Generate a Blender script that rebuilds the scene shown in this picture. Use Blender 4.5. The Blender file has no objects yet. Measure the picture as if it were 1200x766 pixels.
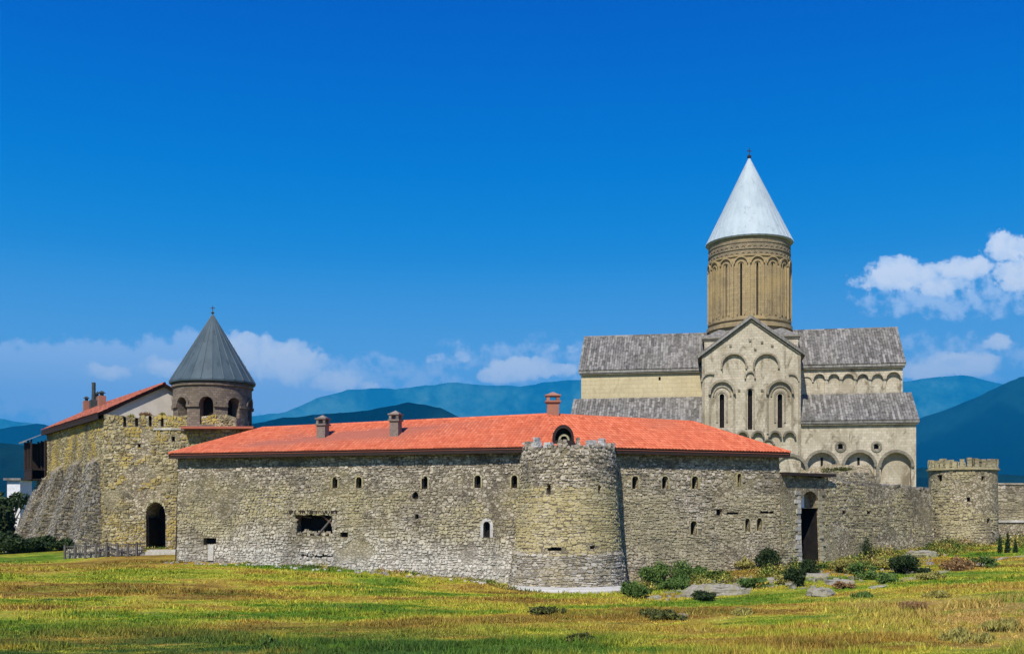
import bpy, math, random
import numpy as np
from mathutils import Vector
sc = bpy.context.scene
C = sc.collection
R = math.radians
random.seed(7)
F = 1250.0          # focal length in photograph pixels (1200 wide)
CZ = 5.0            # camera height

# ------------------------------------------------------------------ camera
cd = bpy.data.cameras.new('camera'); cam = bpy.data.objects.new('camera', cd); C.objects.link(cam)
cam.location = (0, 0, CZ); cam.rotation_euler = (R(90), 0, 0)
cd.sensor_width = 36.0; cd.sensor_fit = 'HORIZONTAL'; cd.lens = 36.0*F/1200.0
cd.shift_y = (600-383)/1200.0
cd.clip_start = 0.5; cd.clip_end = 80000
sc.camera = cam
sc.view_settings.view_transform = 'Standard'; sc.view_settings.look = 'None'
sc.view_settings.exposure = 0.5; sc.view_settings.gamma = 1.0
sc.cycles.max_bounces = 6; sc.cycles.diffuse_bounces = 3; sc.cycles.volume_bounces = 0
sc.cycles.transparent_max_bounces = 8; sc.cycles.use_denoising = True

# ------------------------------------------------------------------ node helpers
class NT:
    def __init__(s, tree): s.t = tree; s.n = tree.nodes; s.l = tree.links
    def add(s, typ, ins=None, **kw):
        nd = s.n.new(typ)
        for k, v in kw.items(): setattr(nd, k, v)
        for k, v in (ins or {}).items():
            if isinstance(v, bpy.types.NodeSocket): s.l.new(v, nd.inputs[k])
            elif v is not None: nd.inputs[k].default_value = v
        return nd
    def m(s, op, a, b=0.0, c=None, clamp=False):
        ins = {0: a, 1: b}
        if c is not None: ins[2] = c
        return s.add('ShaderNodeMath', ins, operation=op, use_clamp=clamp).outputs[0]
    def vm(s, op, a, b=None):
        nd = s.add('ShaderNodeVectorMath', {0: a, 1: b}, operation=op)
        return nd.outputs['Value'] if op in ('DOT_PRODUCT', 'LENGTH') else nd.outputs[0]
    def noise(s, vec, scale, detail=4, rough=0.55, dist=0.0):
        return s.add('ShaderNodeTexNoise', {'Vector': vec, 'Scale': scale, 'Detail': detail, 'Roughness': rough, 'Distortion': dist})
    def ramp(s, fac, stops, interp='LINEAR'):
        nd = s.add('ShaderNodeValToRGB', {'Fac': fac}); cr = nd.color_ramp; cr.interpolation = interp
        while len(cr.elements) < len(stops): cr.elements.new(0.5)
        for e, (p, c) in zip(cr.elements, stops):
            e.position = p; e.color = (*c, 1) if len(c) == 3 else c
        return nd.outputs[0]
    def mix(s, fac, a, b, mode='MIX'):
        def col(c): return (*c, 1) if isinstance(c, tuple) and len(c) == 3 else c
        nd = s.add('ShaderNodeMix', data_type='RGBA', blend_type=mode)
        for i, v in ((0, fac), (6, col(a)), (7, col(b))):
            if isinstance(v, bpy.types.NodeSocket): s.l.new(v, nd.inputs[i])
            else: nd.inputs[i].default_value = v
        return nd.outputs[2]
    def smooth(s, x, a, b):
        return s.add('ShaderNodeMapRange', {'Value': x, 'From Min': a, 'From Max': b}, interpolation_type='SMOOTHSTEP').outputs[0]

# ------------------------------------------------------------------ sky
SUN_EL, SUN_AZ = 47.0, 19.0          # elevation; degrees to the left of straight behind the camera
w = bpy.data.worlds.new('World'); sc.world = w; w.use_nodes = True
nt = NT(w.node_tree); w.node_tree.nodes.clear()
sky = nt.add('ShaderNodeTexSky', sky_type='NISHITA', sun_disc=False)
sky.sun_elevation = R(SUN_EL); sky.sun_rotation = R(180+SUN_AZ); sky.air_density = 1.0; sky.dust_density = 0.3; sky.ozone_density = 2.0
tc = nt.add('ShaderNodeTexCoord').outputs['Generated']
sx = nt.add('ShaderNodeSeparateXYZ', {0: tc})
X, Y, Z = sx.outputs
graded = nt.mix(1.0, sky.outputs[0], (0.0, 0.56, 1.2), 'MULTIPLY')
zen = nt.ramp(nt.m('MULTIPLY', Z, 1.6), [(0.0, (0.9, 0.9, 0.9)), (0.25, (0.95, 0.84, 0.90)), (0.5, (0.45, 0.66, 0.80)), (0.85, (0.2, 0.45, 0.7))])
graded = nt.mix(1.0, graded, zen, 'MULTIPLY')
tone = nt.ramp(Z, [(0.0, (.46, .66, .92)), (0.127, (.27, .50, .78)), (0.173, (.125, .34, .64)), (0.233, (.0, .19, .54)), (0.339, (0, .085, .455)), (0.433, (0, .034, .375)), (1.0, (0, .02, .26))], 'B_SPLINE')
tone = nt.mix(1.0, tone, (10.0, 10.0, 10.0), 'MULTIPLY')
graded = nt.mix(0.92, graded, tone)
yy = nt.m('MAXIMUM', Y, 0.02)
u_ = nt.m('MULTIPLY_ADD', nt.m('DIVIDE', X, yy), 12.5, 6.0)     # hundreds of pixels
v_ = nt.m('MULTIPLY_ADD', nt.m('DIVIDE', Z, yy), -12.5, 6.0)
uv = nt.add('ShaderNodeCombineXYZ', {0: u_, 1: v_, 2: 0.0}).outputs[0]
wob = nt.noise(uv, 1.1, 5, 0.6).outputs['Color']
off = nt.vm('MULTIPLY', nt.vm('SUBTRACT', wob, (0.5, 0.5, 0.5)), (0.55, 0.35, 0.0))
uvd = nt.vm('ADD', uv, off)
def blobs(lst):
    acc = None
    for (bu, bv, ru, rv, st) in lst:
        d = nt.vm('MULTIPLY', nt.vm('SUBTRACT', uvd, (bu/100, bv/100, 0)), (100/ru, 100/rv, 0))
        q = nt.m('MULTIPLY_ADD', nt.vm('DOT_PRODUCT', d, d), -st*0.62, st)
        acc = q if acc is None else nt.m('MAXIMUM', acc, q)
    return nt.m('MAXIMUM', acc, 0.0)
puffs = blobs([(1180, 290, 40, 22, .95), (1130, 312, 40, 16, .9), (1058, 322, 48, 22, 1), (1100, 335, 45, 18, .8), (1020, 332, 30, 14, .7), (1192, 322, 40, 24, .9),
               (1168, 402, 22, 13, .9), (1125, 428, 60, 18, 1.1), (1085, 434, 36, 14, 1),
               (612, 432, 46, 17, 1), (585, 440, 45, 13, .9), (648, 437, 35, 12, .9), (508, 420, 20, 11, .52), (545, 423, 24, 12, .52), (662, 412, 26, 13, .5),
               (195, 432, 50, 16, .8), (120, 436, 45, 13, .7), (290, 415, 50, 28, 1.05), (335, 425, 52, 28, 1), (390, 446, 40, 16, .9), (430, 450, 22, 8, .8)])
bank = blobs([(90, 445, 190, 42, 1), (230, 430, 120, 36, 1), (330, 455, 130, 36, 1), (0, 440, 140, 40, 1), (150, 425, 130, 24, 1), (470, 445, 90, 30, .5), (1110, 350, 110, 26, .55), (620, 425, 120, 32, .45), (1130, 420, 80, 30, .5)])
front = nt.smooth(Y, 0.05, 0.3)
fb = nt.noise(uv, 4.2, 10, 0.62).outputs[0]
# other low fair-weather clouds all round the horizon, outside the view
gen = nt.noise(nt.vm('MULTIPLY', tc, (1, 1, 3.2)), 3.2, 6, 0.6).outputs[0]
side = nt.smooth(nt.m('ABSOLUTE', nt.m('DIVIDE', X, yy)), 0.55, 0.75)
side = nt.m('MAXIMUM', side, nt.m('SUBTRACT', 1.0, front))
gband = nt.m('MULTIPLY', nt.smooth(Z, 0.02, 0.08), nt.smooth(Z, 0.3, 0.16))
gen_a = nt.m('MULTIPLY', nt.m('MULTIPLY', nt.smooth(gen, 0.55, 0.66), side), gband)
dens = nt.m('ADD', nt.m('MULTIPLY', nt.m('MULTIPLY', puffs, 1.55), front), nt.m('MULTIPLY', nt.m('SUBTRACT', fb, 0.5), 2.3))
pa = nt.m('MULTIPLY', nt.smooth(dens, 0.58, 1.0), nt.smooth(puffs, 0.0, 0.25))
pa = nt.m('MAXIMUM', nt.m('MULTIPLY', pa, front), gen_a)
ba = nt.m('ADD', bank, nt.m('MULTIPLY', nt.m('SUBTRACT', fb, 0.5), 1.9))
ba = nt.m('MULTIPLY', nt.m('MULTIPLY', nt.smooth(ba, 0.12, 0.62), nt.smooth(bank, 0.0, 0.2)), nt.m('MULTIPLY', front, 0.95))
fb2 = nt.noise(nt.vm('ADD', uv, (0.02, 0.09, 0.0)), 4.2, 10, 0.62).outputs[0]
relief = nt.m('MULTIPLY_ADD', nt.m('SUBTRACT', fb2, fb), 3.2, 0.5, clamp=True)
core = nt.smooth(dens, 0.7, 1.5)
wh = nt.m('MULTIPLY_ADD', core, 0.55, nt.m('MULTIPLY', relief, 0.6), clamp=True)
ccol = nt.ramp(wh, [(0.0, (4.3, 5.9, 8.2)), (0.35, (7.2, 7.9, 8.8)), (0.8, (9.8, 9.6, 9.3))])
col = nt.mix(ba, graded, (5.4, 6.7, 8.7))
col = nt.mix(nt.m('MULTIPLY', pa, 0.92), col, ccol)
bg = nt.add('ShaderNodeBackground', {'Color': col, 'Strength': 0.1})
nt.l.new(bg.outputs[0], nt.add('ShaderNodeOutputWorld').inputs[0])
w.cycles.sampling_method = 'MANUAL'; w.cycles.sample_map_resolution = 512

# ------------------------------------------------------------------ sun
sd = bpy.data.lights.new('sun', 'SUN'); sun = bpy.data.objects.new('sun', sd); C.objects.link(sun)
sd.energy = 4.6; sd.angle = R(0.53); sd.color = (1.0, 0.95, 0.86)
sdir = Vector((-math.sin(R(SUN_AZ))*math.cos(R(SUN_EL)), -math.cos(R(SUN_AZ))*math.cos(R(SUN_EL)), math.sin(R(SUN_EL))))
sun.rotation_euler = sdir.to_track_quat('Z', 'Y').to_euler(); sun.location = sdir*300

# ------------------------------------------------------------------ object helpers
def props(o, label=None, cat=None, group=None, kind=None):
    if label: o['label'] = label
    if cat: o['category'] = cat
    if group: o['group'] = group
    if kind: o['kind'] = kind
    return o
def thing(name, label, cat, loc=(0, 0, 0), group=None):
    o = bpy.data.objects.new(name, None); C.objects.link(o); o.location = loc; o.empty_display_size = 0.5
    return props(o, label, cat, group)
def origin(o):
    v = Vector((0, 0, 0))
    while o is not None: v += Vector(o.location); o = o.parent
    return v
def link_mesh(name, me, mat, parent=None, kind=None, smooth=False, label=None):
    o = bpy.data.objects.new(name, me); C.objects.link(o)
    if mat: me.materials.append(mat)
    if parent is not None: o.parent = parent
    if smooth: me.polygons.foreach_set('use_smooth', [True]*len(me.polygons))
    return props(o, label, None, None, kind)
class MB:
    def __init__(s): s.v = []; s.f = []
    def pts(s, P): i = len(s.v); s.v.extend(P); return i
    def face(s, P): i = s.pts(P); s.f.append(tuple(range(i, i+len(P))))
    def box(s, c, h, rz=0.0, jit=0.0):
        cx, cy, cz = c; hx, hy, hz = h; ca, sa = math.cos(rz), math.sin(rz); P = []
        for k in (-1, 1):
            for (a, b) in ((-1, -1), (1, -1), (1, 1), (-1, 1)):
                x, y = a*hx*(1+random.uniform(-jit, jit)), b*hy*(1+random.uniform(-jit, jit))
                P.append((cx+x*ca-y*sa, cy+x*sa+y*ca, cz+k*hz*(1+random.uniform(-jit, jit))))
        i = s.pts(P)
        for q in ((3, 2, 1, 0), (4, 5, 6, 7), (0, 1, 5, 4), (1, 2, 6, 5), (2, 3, 7, 6), (3, 0, 4, 7)): s.f.append(tuple(i+k for k in q))
    def tube(s, a, b, r0, r1=None, n=8, cap=True):
        r1 = r0 if r1 is None else r1
        a, b = Vector(a), Vector(b); d = (b-a).normalized()
        e = d.orthogonal().normalized(); g = d.cross(e)
        i = len(s.v)
        for (p, r) in ((a, r0), (b, r1)):
            for k in range(n):
                t = 2*math.pi*k/n; s.v.append(tuple(p+e*(r*math.cos(t))+g*(r*math.sin(t))))
        for k in range(n): s.f.append((i+k, i+(k+1) % n, i+n+(k+1) % n, i+n+k))
        if cap: s.f.append(tuple(i+k for k in range(n))[::-1]); s.f.append(tuple(i+n+k for k in range(n)))
    def lathe(s, c, prof, n=48):
        i = len(s.v); m = len(prof)
        for (r, z) in prof:
            for k in range(n):
                t = 2*math.pi*k/n; s.v.append((c[0]+r*math.sin(t), c[1]-r*math.cos(t), z))
        for j in range(m-1):
            for k in range(n): s.f.append((i+j*n+k, i+j*n+(k+1) % n, i+(j+1)*n+(k+1) % n, i+(j+1)*n+k))
    def build(s, name, mat, parent=None, kind=None, smooth=False, label=None):
        if not s.v: return None
        o = origin(parent) if parent is not None else Vector((0, 0, 0))
        used = sorted({i for f in s.f for i in f}); A = np.array(s.v, dtype=np.float64)
        if len(used) < len(s.v): mp = {u_: k for k, u_ in enumerate(used)}; A = A[used]; ff = [tuple(mp[i] for i in f) for f in s.f]
        else: ff = s.f
        A = A - np.array(o)
        me = bpy.data.meshes.new(name); me.from_pydata(A.tolist(), [], ff); me.update()
        return link_mesh(name, me, mat, parent, kind, smooth, label)

def each(B_, name, mt, parent, fs=None):
    for f in (B_.f if fs is None else fs): q = MB(); q.v = B_.v; q.f = [f]; q.build(name, mt, parent)
class Flat:                                     # a straight wall: s runs to the viewer's right, d comes towards the viewer
    def __init__(s, a, b):
        s.o = a; L = math.hypot(b[0]-a[0], b[1]-a[1]); s.L = L; s.t = ((b[0]-a[0])/L, (b[1]-a[1])/L); s.n = (s.t[1], -s.t[0]); s.bat = lambda z: 0.0
    def __call__(s, q, d, z):
        d = d + s.bat(z)
        return (s.o[0]+q*s.t[0]+d*s.n[0], s.o[1]+q*s.t[1]+d*s.n[1], z)
    def at(s, u, v, d=0.0):
        k = (u-600)/F; ox, oy = s.o[0]+d*s.n[0], s.o[1]+d*s.n[1]
        q = (k*oy-ox)/(s.t[0]-k*s.t[1]); D = oy+q*s.t[1]
        return q, CZ+(600-v)*D/F
class Cyl:
    def __init__(s, c, R0, rad): s.c = c; s.R0 = R0; s.rad = rad; s.th0 = 0.0
    def __call__(s, q, d, z):
        th = q/s.R0 + s.th0; r = s.rad(z)+d
        return (s.c[0]+r*math.sin(th), s.c[1]-r*math.cos(th), z)
    def at(s, u, v, d=0.0):
        k = (u-600)/F; cx, cy = s.c; rr = s.R0
        A = k*k+1; B = -2*(k*cx+cy); Q = cx*cx+cy*cy-rr*rr; dis = max(B*B-4*A*Q, 0)
        D = (-B-math.sqrt(dis))/(2*A); x = k*D
        return (math.atan2(x-cx, cy-D)-s.th0)*rr, CZ+(600-v)*D/F
def lerp_fn(*pts):
    xs = [p[0] for p in pts]; ys = [p[1] for p in pts]
    return lambda z: float(np.interp(z, xs, ys))

def arch_pts(op, n=8):
    a, b, mid = op['s']-op['w']/2, op['s']+op['w']/2, op['s']; zt = op['z']+op['h']
    if not op['arch']: return [(b, zt), (a, zt)]
    rise = op['w']/2*(1.0 if op['arch'] == 1 else 1.35); sp = zt-rise; P = []
    for k in range(n+1):
        t = math.pi*k/n; c, sn = math.cos(t), math.sin(t)
        if op['arch'] == 2: sn = sn**0.8*(1-abs(c)*0.1)
        P.append((mid+c*op['w']/2, sp+rise*sn))
    return P
def OP(q, z, w_, h, arch=1, d=0.5): return dict(s=q, z=z, w=w_, h=h, arch=arch, d=d)
def op_px(M, u, v, wpx, hpx, arch=1, d=0.5, dd=0.0):          # opening whose centre is seen at (u, v)
    a, _ = M.at(u-wpx/2, v, dd); b, _ = M.at(u+wpx/2, v, dd); q, z0 = M.at(u, v+hpx/2, dd); _, z1 = M.at(u, v-hpx/2, dd)
    return OP((a+b)/2, z0, b-a, z1-z0, arch, d)
def wall_face(W, B, M, s0, s1, z0, z1, ops=(), ds=1.2, dz=2.0, top=None, d=0.0):
    S = list(np.arange(s0, s1, ds))+[s1]; Zs = list(np.arange(z0, z1, dz))+[z1]
    for o in ops: S += [o['s']-o['w']/2, o['s']+o['w']/2]; Zs += [o['z'], o['z']+o['h']]
    S = sorted(set(round(x, 4) for x in S if s0-1e-6 <= x <= s1+1e-6)); Zs = sorted(set(round(x, 4) for x in Zs if z0-1e-6 <= x <= z1+1e-6))
    for i in range(len(S)-1):
        a, b = S[i], S[i+1]
        for j in range(len(Zs)-1):
            c, e = Zs[j], Zs[j+1]; ms, mz = (a+b)/2, (c+e)/2
            if any(abs(ms-o['s']) < o['w']/2 and o['z'] < mz < o['z']+o['h'] for o in ops): continue
            ea = eb = e
            if top and j == len(Zs)-2: ea, eb = top(a), top(b)
            W.face([M(a, d, c), M(b, d, c), M(b, d, eb), M(a, d, ea)])
    for o in ops:
        a, b = o['s']-o['w']/2, o['s']+o['w']/2; A = arch_pts(o); zt = o['z']+o['h']; dp = o['d']
        if o['arch']:
            for p, q in zip(A[:-1], A[1:]): W.face([M(p[0], d, p[1]), M(p[0], d, zt), M(q[0], d, zt), M(q[0], d, q[1])])
        out = [(a, o['z']), (b, o['z'])]+A
        for k in range(len(out)):
            p, q = out[k], out[(k+1) % len(out)]
            if abs(p[0]-q[0])+abs(p[1]-q[1]) < 1e-5: continue
            W.face([M(p[0], d, p[1]), M(p[0], d-dp, p[1]), M(q[0], d-dp, q[1]), M(q[0], d, q[1])])
        B.face([M(p[0], d-dp, p[1]) for p in out])
def wall_back(W, M, s0, s1, z0, top, T, ds=1.2, ends=True):
    S = list(np.arange(s0, s1, ds))+[s1]
    for a, b in zip(S[:-1], S[1:]):
        W.face([M(a, 0, top(a)), M(b, 0, top(b)), M(b, -T, top(b)), M(a, -T, top(a))])
        W.face([M(b, -T, z0), M(a, -T, z0), M(a, -T, top(a)), M(b, -T, top(b))])
    if ends:
        for a in (s0, s1): W.face([M(a, 0, z0), M(a, -T, z0), M(a, -T, top(a)), M(a, 0, top(a))])
def mbox(W, M, s0, s1, z0, z1, d0, d1, ds=0.8):               # a box lying on the wall surface, z may be functions of s
    fz0 = z0 if callable(z0) else (lambda q: z0); fz1 = z1 if callable(z1) else (lambda q: z1)
    n = max(1, int(math.ceil((s1-s0)/ds))); S = [s0+(s1-s0)*k/n for k in range(n+1)]
    for a, b in zip(S[:-1], S[1:]):
        W.face([M(a, d1, fz0(a)), M(b, d1, fz0(b)), M(b, d1, fz1(b)), M(a, d1, fz1(a))])
        W.face([M(a, d1, fz1(a)), M(b, d1, fz1(b)), M(b, d0, fz1(b)), M(a, d0, fz1(a))])
        W.face([M(a, d0, fz0(a)), M(b, d0, fz0(b)), M(b, d1, fz0(b)), M(a, d1, fz0(a))])
        W.face([M(b, d0, fz0(b)), M(a, d0, fz0(a)), M(a, d0, fz1(a)), M(b, d0, fz1(b))])
    for a in (s0, s1): W.face([M(a, d0, fz0(a)), M(a, d1, fz0(a)), M(a, d1, fz1(a)), M(a, d0, fz1(a))])
def arch_ring(W, M, q, z, r, wd, d0, d1, leg=0.0, n=12, a0=0.0, a1=math.pi):   # raised arch moulding centred (q,z)
    P = [(q+math.cos(a0+(a1-a0)*k/n), math.sin(a0+(a1-a0)*k/n)) for k in range(n+1)]
    I = [(q+(p[0]-q)*r, z+p[1]*r) for p in P]; O = [(q+(p[0]-q)*(r+wd), z+p[1]*(r+wd)) for p in P]
    if leg: I = [(I[0][0], z-leg)]+I+[(I[-1][0], z-leg)]; O = [(O[0][0], z-leg)]+O+[(O[-1][0], z-leg)]
    for k in range(len(I)-1):
        i0, i1, o0, o1 = I[k], I[k+1], O[k], O[k+1]
        W.face([M(i0[0], d1, i0[1]), M(o0[0], d1, o0[1]), M(o1[0], d1, o1[1]), M(i1[0], d1, i1[1])])
        W.face([M(i0[0], d0, i0[1]), M(i0[0], d1, i0[1]), M(i1[0], d1, i1[1]), M(i1[0], d0, i1[1])])
        W.face([M(o0[0], d0, o0[1]), M(o0[0], d1, o0[1]), M(o1[0], d1, o1[1]), M(o1[0], d0, o1[1])])
    for k in (0, -1):
        i0, o0 = I[k], O[k]; W.face([M(i0[0], d0, i0[1]), M(o0[0], d0, o0[1]), M(o0[0], d1, o0[1]), M(i0[0], d1, i0[1])])
def _h(a, b): return ((math.sin(a*127.1+b*311.7)*43758.5453) % 1.0)
def _vn(x, y):
    xi, yi = math.floor(x), math.floor(y); fx, fy = x-xi, y-yi; fx = fx*fx*(3-2*fx); fy = fy*fy*(3-2*fy)
    return (_h(xi, yi)*(1-fx)+_h(xi+1, yi)*fx)*(1-fy)+(_h(xi, yi+1)*(1-fx)+_h(xi+1, yi+1)*fx)*fy
def pfbm(x, y): return 0.5*_vn(x, y)+0.27*_vn(x*2.1+5, y*2.1)+0.15*_vn(x*4.3, y*4.3+9)+0.08*_vn(x*9.1, y*9.1)
def stones(W, M, s0, s1, z0, z1, ln=0.34, rh=0.19, prot=0.05, ops=(), top=None, bot=None, rough=0.16, gap=0.025, pad=0.0, wrap=False, skip=0.0, wand=1.0, patch=None):
    rnd = random.random; z = z0
    while z < z1:
        h = rh*(0.55+0.9*rnd()); q = s0-ln*rnd()*(0 if wrap else 1)
        while q < s1:
            L = ln*(0.45+1.1*rnd()); zc = z+h/2; qc = q+L/2
            hh = h*(0.6+0.65*rnd()); zc += (rnd()-0.5)*h*0.5
            ok = qc > s0+L*0.2 and qc < s1-L*0.2
            if ok and top and zc+hh*0.2 > top(qc): ok = False
            if ok and bot and zc+hh < bot(qc): ok = False
            if ok and skip and rnd() < skip: ok = False
            if ok and patch and pfbm(qc*0.3+7, zc*0.45+3) > patch: ok = False
            if ok:
                for o in ops:
                    if abs(qc-o['s']) < o['w']/2+L*0.38+pad and o['z']-hh*0.4-pad < zc < o['z']+o['h']+hh*0.4+pad:
                        if o['arch'] and zc > o['z']+o['h']-o['w']/2:
                            if math.hypot(qc-o['s'], zc-(o['z']+o['h']-o['w']/2)) > o['w']/2+hh*0.5+pad: continue
                        ok = False; break
            if ok:
                a, b, c, e = qc-L/2+gap/2, qc+L/2-gap/2, zc-hh/2+gap/2, zc+hh/2-gap/2
                wv = 0.13*math.sin(qc*0.9+1.3*math.sin(zc*1.7+qc*0.31))+0.07*math.sin(qc*2.3+zc*3.1); c += wv*wand; e += wv*wand; zc += wv*wand
                p = prot*(0.35+0.9*rnd()); cx = (b-a)*(0.12+0.18*rnd()); cz = (e-c)*(0.18+0.2*rnd())
                P = [(a+cx, c), (b-cx, c), (b, c+cz), (b, e-cz), (b-cx, e), (a+cx, e), (a, e-cz), (a, c+cz)]
                P = [(x+(rnd()-.5)*rough*(b-a), y+(rnd()-.5)*rough*(e-c)*1.4) for x, y in P]
                tl = (rnd()-.5)*p*0.9; tz = (rnd()-.5)*p*0.7
                i = W.pts([M(x, -0.03, y) for x, y in P]+[M(qc+(x-qc)*0.84, p+tl*(x-qc)/L+tz*(y-zc)/hh, zc+(y-zc)*0.8) for x, y in P])
                for k in range(8): W.f.append((i+k, i+(k+1) % 8, i+8+(k+1) % 8, i+8+k))
                W.f.append(tuple(i+8+k for k in range(8)))
            q += L
        z += h
def ragged(base, amp=0.25, step=0.45, seed=1):
    rr = random.Random(seed); tab = [rr.uniform(-amp, amp*0.7) for _ in range(400)]
    b = base if callable(base) else (lambda q: base)
    return lambda q: b(q)+tab[int((q+60)/step) % 400]

# ------------------------------------------------------------------ materials
def mat(name, rough=0.9, metal=0.0, spec=0.2):
    m = bpy.data.materials.new(name); m.use_nodes = True; t = NT(m.node_tree)
    b = [n for n in t.n if n.type == 'BSDF_PRINCIPLED'][0]
    b.inputs['Roughness'].default_value = rough; b.inputs['Metallic'].default_value = metal; b.inputs['Specular IOR Level'].default_value = spec
    t.b = b; t.obj = t.add('ShaderNodeNewGeometry'); t.pos = t.obj.outputs['Position']; t.rand = t.obj.outputs['Random Per Island']
    return m, t
def fin(t, col, bump=None, dist=0.03, strength=0.6):
    t.l.new(col, t.b.inputs['Base Color'])
    if bump is not None:
        bn = t.add('ShaderNodeBump', {'Height': bump, 'Distance': dist, 'Strength': strength}); t.l.new(bn.outputs[0], t.b.inputs['Normal'])
def stone_mat(name, stops, tint=None, tint_amt=0.5, tint_scale=0.35, tint_rng=(0.45, 0.62), dark=0.5, dscale=0.5, pale=None, pz=None, fine=6.0, streak=0.0, randw=0.65, nz=14.0, tz=None, broad=0.0):
    m, t = mat(name)
    n1 = t.noise(t.pos, fine, 5, 0.65).outputs[0]
    n1s = t.m('MULTIPLY_ADD', t.m('SUBTRACT', n1, 0.5), 2.6, 0.5, clamp=True)
    vh = None
    if randw == 0.0:
        pv_ = t.vm('ADD', t.vm('MULTIPLY', t.pos, (1, 1, 1.5)), t.vm('MULTIPLY', t.noise(t.pos, 4, 3).outputs['Color'], (.18, .18, .18)))
        vo = t.add('ShaderNodeTexVoronoi', {'Vector': pv_, 'Scale': 3.6}); ve = t.add('ShaderNodeTexVoronoi', {'Vector': pv_, 'Scale': 3.6}, feature='DISTANCE_TO_EDGE')
        vh = t.smooth(ve.outputs['Distance'], 0.0, 0.14)
        cell = t.add('ShaderNodeSeparateColor', {0: vo.outputs['Color']}).outputs[0]
        fac = t.m('MULTIPLY', t.m('ADD', t.m('MULTIPLY', cell, 0.6), t.m('MULTIPLY', n1s, 0.4)), t.m('MULTIPLY_ADD', vh, 0.65, 0.35), clamp=True)
    else: fac = t.m('ADD', t.m('MULTIPLY', t.rand, randw), t.m('MULTIPLY', n1s, 1-randw), clamp=True)
    col = t.ramp(fac, stops)
    if tint:
        n2 = t.noise(t.pos, tint_scale, 5, 0.6, 0.6).outputs[0]
        tf = t.m('MULTIPLY', t.smooth(n2, *tint_rng), tint_amt)
        if tz:
            zt_ = t.m('ADD', t.add('ShaderNodeSeparateXYZ', {0: t.pos}).outputs[2], t.m('MULTIPLY', t.m('SUBTRACT', n2, 0.5), 4.0))
            tf = t.m('MULTIPLY', tf, t.m('MULTIPLY', t.smooth(zt_, tz[0]-1, tz[0]+1), t.smooth(zt_, tz[1]+0.8, tz[1]-0.8)))
        col = t.mix(tf, col, tint)
    if pale:                                                   # limewash and repointing near the foot
        sz = t.add('ShaderNodeSeparateXYZ', {0: t.pos}).outputs[2]
        n4 = t.noise(t.pos, 0.55, 5, 0.65, 0.4).outputs[0]
        zz = t.m('ADD', sz, t.m('MULTIPLY', t.m('SUBTRACT', n4, 0.5), 4.5))
        pf = t.smooth(zz, pz[1], pz[0])
        col = t.mix(t.m('MULTIPLY', pf, t.m('MULTIPLY_ADD', n1s, 0.7, 0.15)), col, pale)
    n3 = t.noise(t.vm('MULTIPLY', t.pos, (1, 1, 1-streak*0.8)), dscale, 8, 0.75, 0.3).outputs[0]
    col = t.mix(t.m('MULTIPLY', t.smooth(n3, 0.50, 0.64), dark), col, (0.075, 0.07, 0.055), 'MIX')
    if broad:
        n9 = t.noise(t.vm('ADD', t.pos, (13, 5, 2)), 0.22, 8, 0.68, 0.6).outputs[0]
        col = t.mix(t.m('MULTIPLY', t.smooth(n9, 0.50, 0.62), broad), col, (0.115, 0.092, 0.062))
    b = t.noise(t.pos, nz, 6, 0.7).outputs[0]
    if vh is not None: b = t.m('ADD', b, vh)
    fin(t, col, b, 0.06, 0.7)
    return m
GREY = [(0.0, (0.05, 0.04, 0.028)), (0.18, (0.16, 0.135, 0.10)), (0.45, (0.38, 0.325, 0.245)), (0.75, (0.54, 0.47, 0.365)), (1.0, (0.78, 0.71, 0.59))]
TAN = [(0.0, (0.06, 0.05, 0.03)), (0.2, (0.22, 0.185, 0.105)), (0.5, (0.38, 0.33, 0.19)), (0.8, (0.50, 0.445, 0.28)), (1.0, (0.66, 0.60, 0.45))]
PALE = [(0.0, (0.12, 0.11, 0.095)), (0.3, (0.34, 0.315, 0.27)), (0.65, (0.54, 0.51, 0.44)), (1.0, (0.75, 0.72, 0.65))]
YEL = [(0.0, (0.05, 0.04, 0.02)), (0.25, (0.20, 0.16, 0.075)), (0.6, (0.42, 0.35, 0.18)), (1.0, (0.62, 0.54, 0.35))]
M_rub = stone_mat('rubble_grey', GREY, (0.42, 0.36, 0.17), 0.75, 0.16, (0.38, 0.56), 0.65, 0.42, (0.72, 0.69, 0.61), (2.0, 4.6), tz=(2.5, 7.2), broad=0.55)
M_rubR = stone_mat('rubble_grey_tan', GREY, (0.44, 0.38, 0.22), 0.72, 0.2, (0.34, 0.52), 0.45, 0.45, tz=(-2, 6.6), broad=0.5)
M_rubS = stone_mat('rubble_tan', TAN, (0.46, 0.39, 0.2), 0.6, 0.3, (0.38, 0.55), 0.55, 0.45, broad=0.45)
M_core = stone_mat('mortar', [(0, (0.06, 0.05, 0.035)), (0.3, (0.22, 0.18, 0.125)), (0.6, (0.44, 0.38, 0.28)), (1, (0.62, 0.56, 0.43))], (0.30, 0.25, 0.12), 0.5, 0.2, (0.45, 0.6), 0.55, 0.6, (0.5, 0.47, 0.4), (1.0, 3.6), randw=0.0, broad=0.55)
M_coreR = stone_mat('mortar_tan', [(0, (0.06, 0.048, 0.03)), (0.3, (0.26, 0.21, 0.13)), (0.6, (0.50, 0.425, 0.285)), (1, (0.66, 0.58, 0.43))], (0.32, 0.27, 0.15), 0.6, 0.2, (0.42, 0.6), 0.45, 0.6, randw=0.0, broad=0.45)
M_pale = stone_mat('pale_stone', PALE, (0.4, 0.35, 0.24), 0.3, 0.4, (0.45, 0.6), 0.2, 0.7)
M_tan = stone_mat('tan_stone', TAN, (0.36, 0.28, 0.09), 0.5, 0.3, (0.45, 0.6), 0.3, 0.5)
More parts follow.
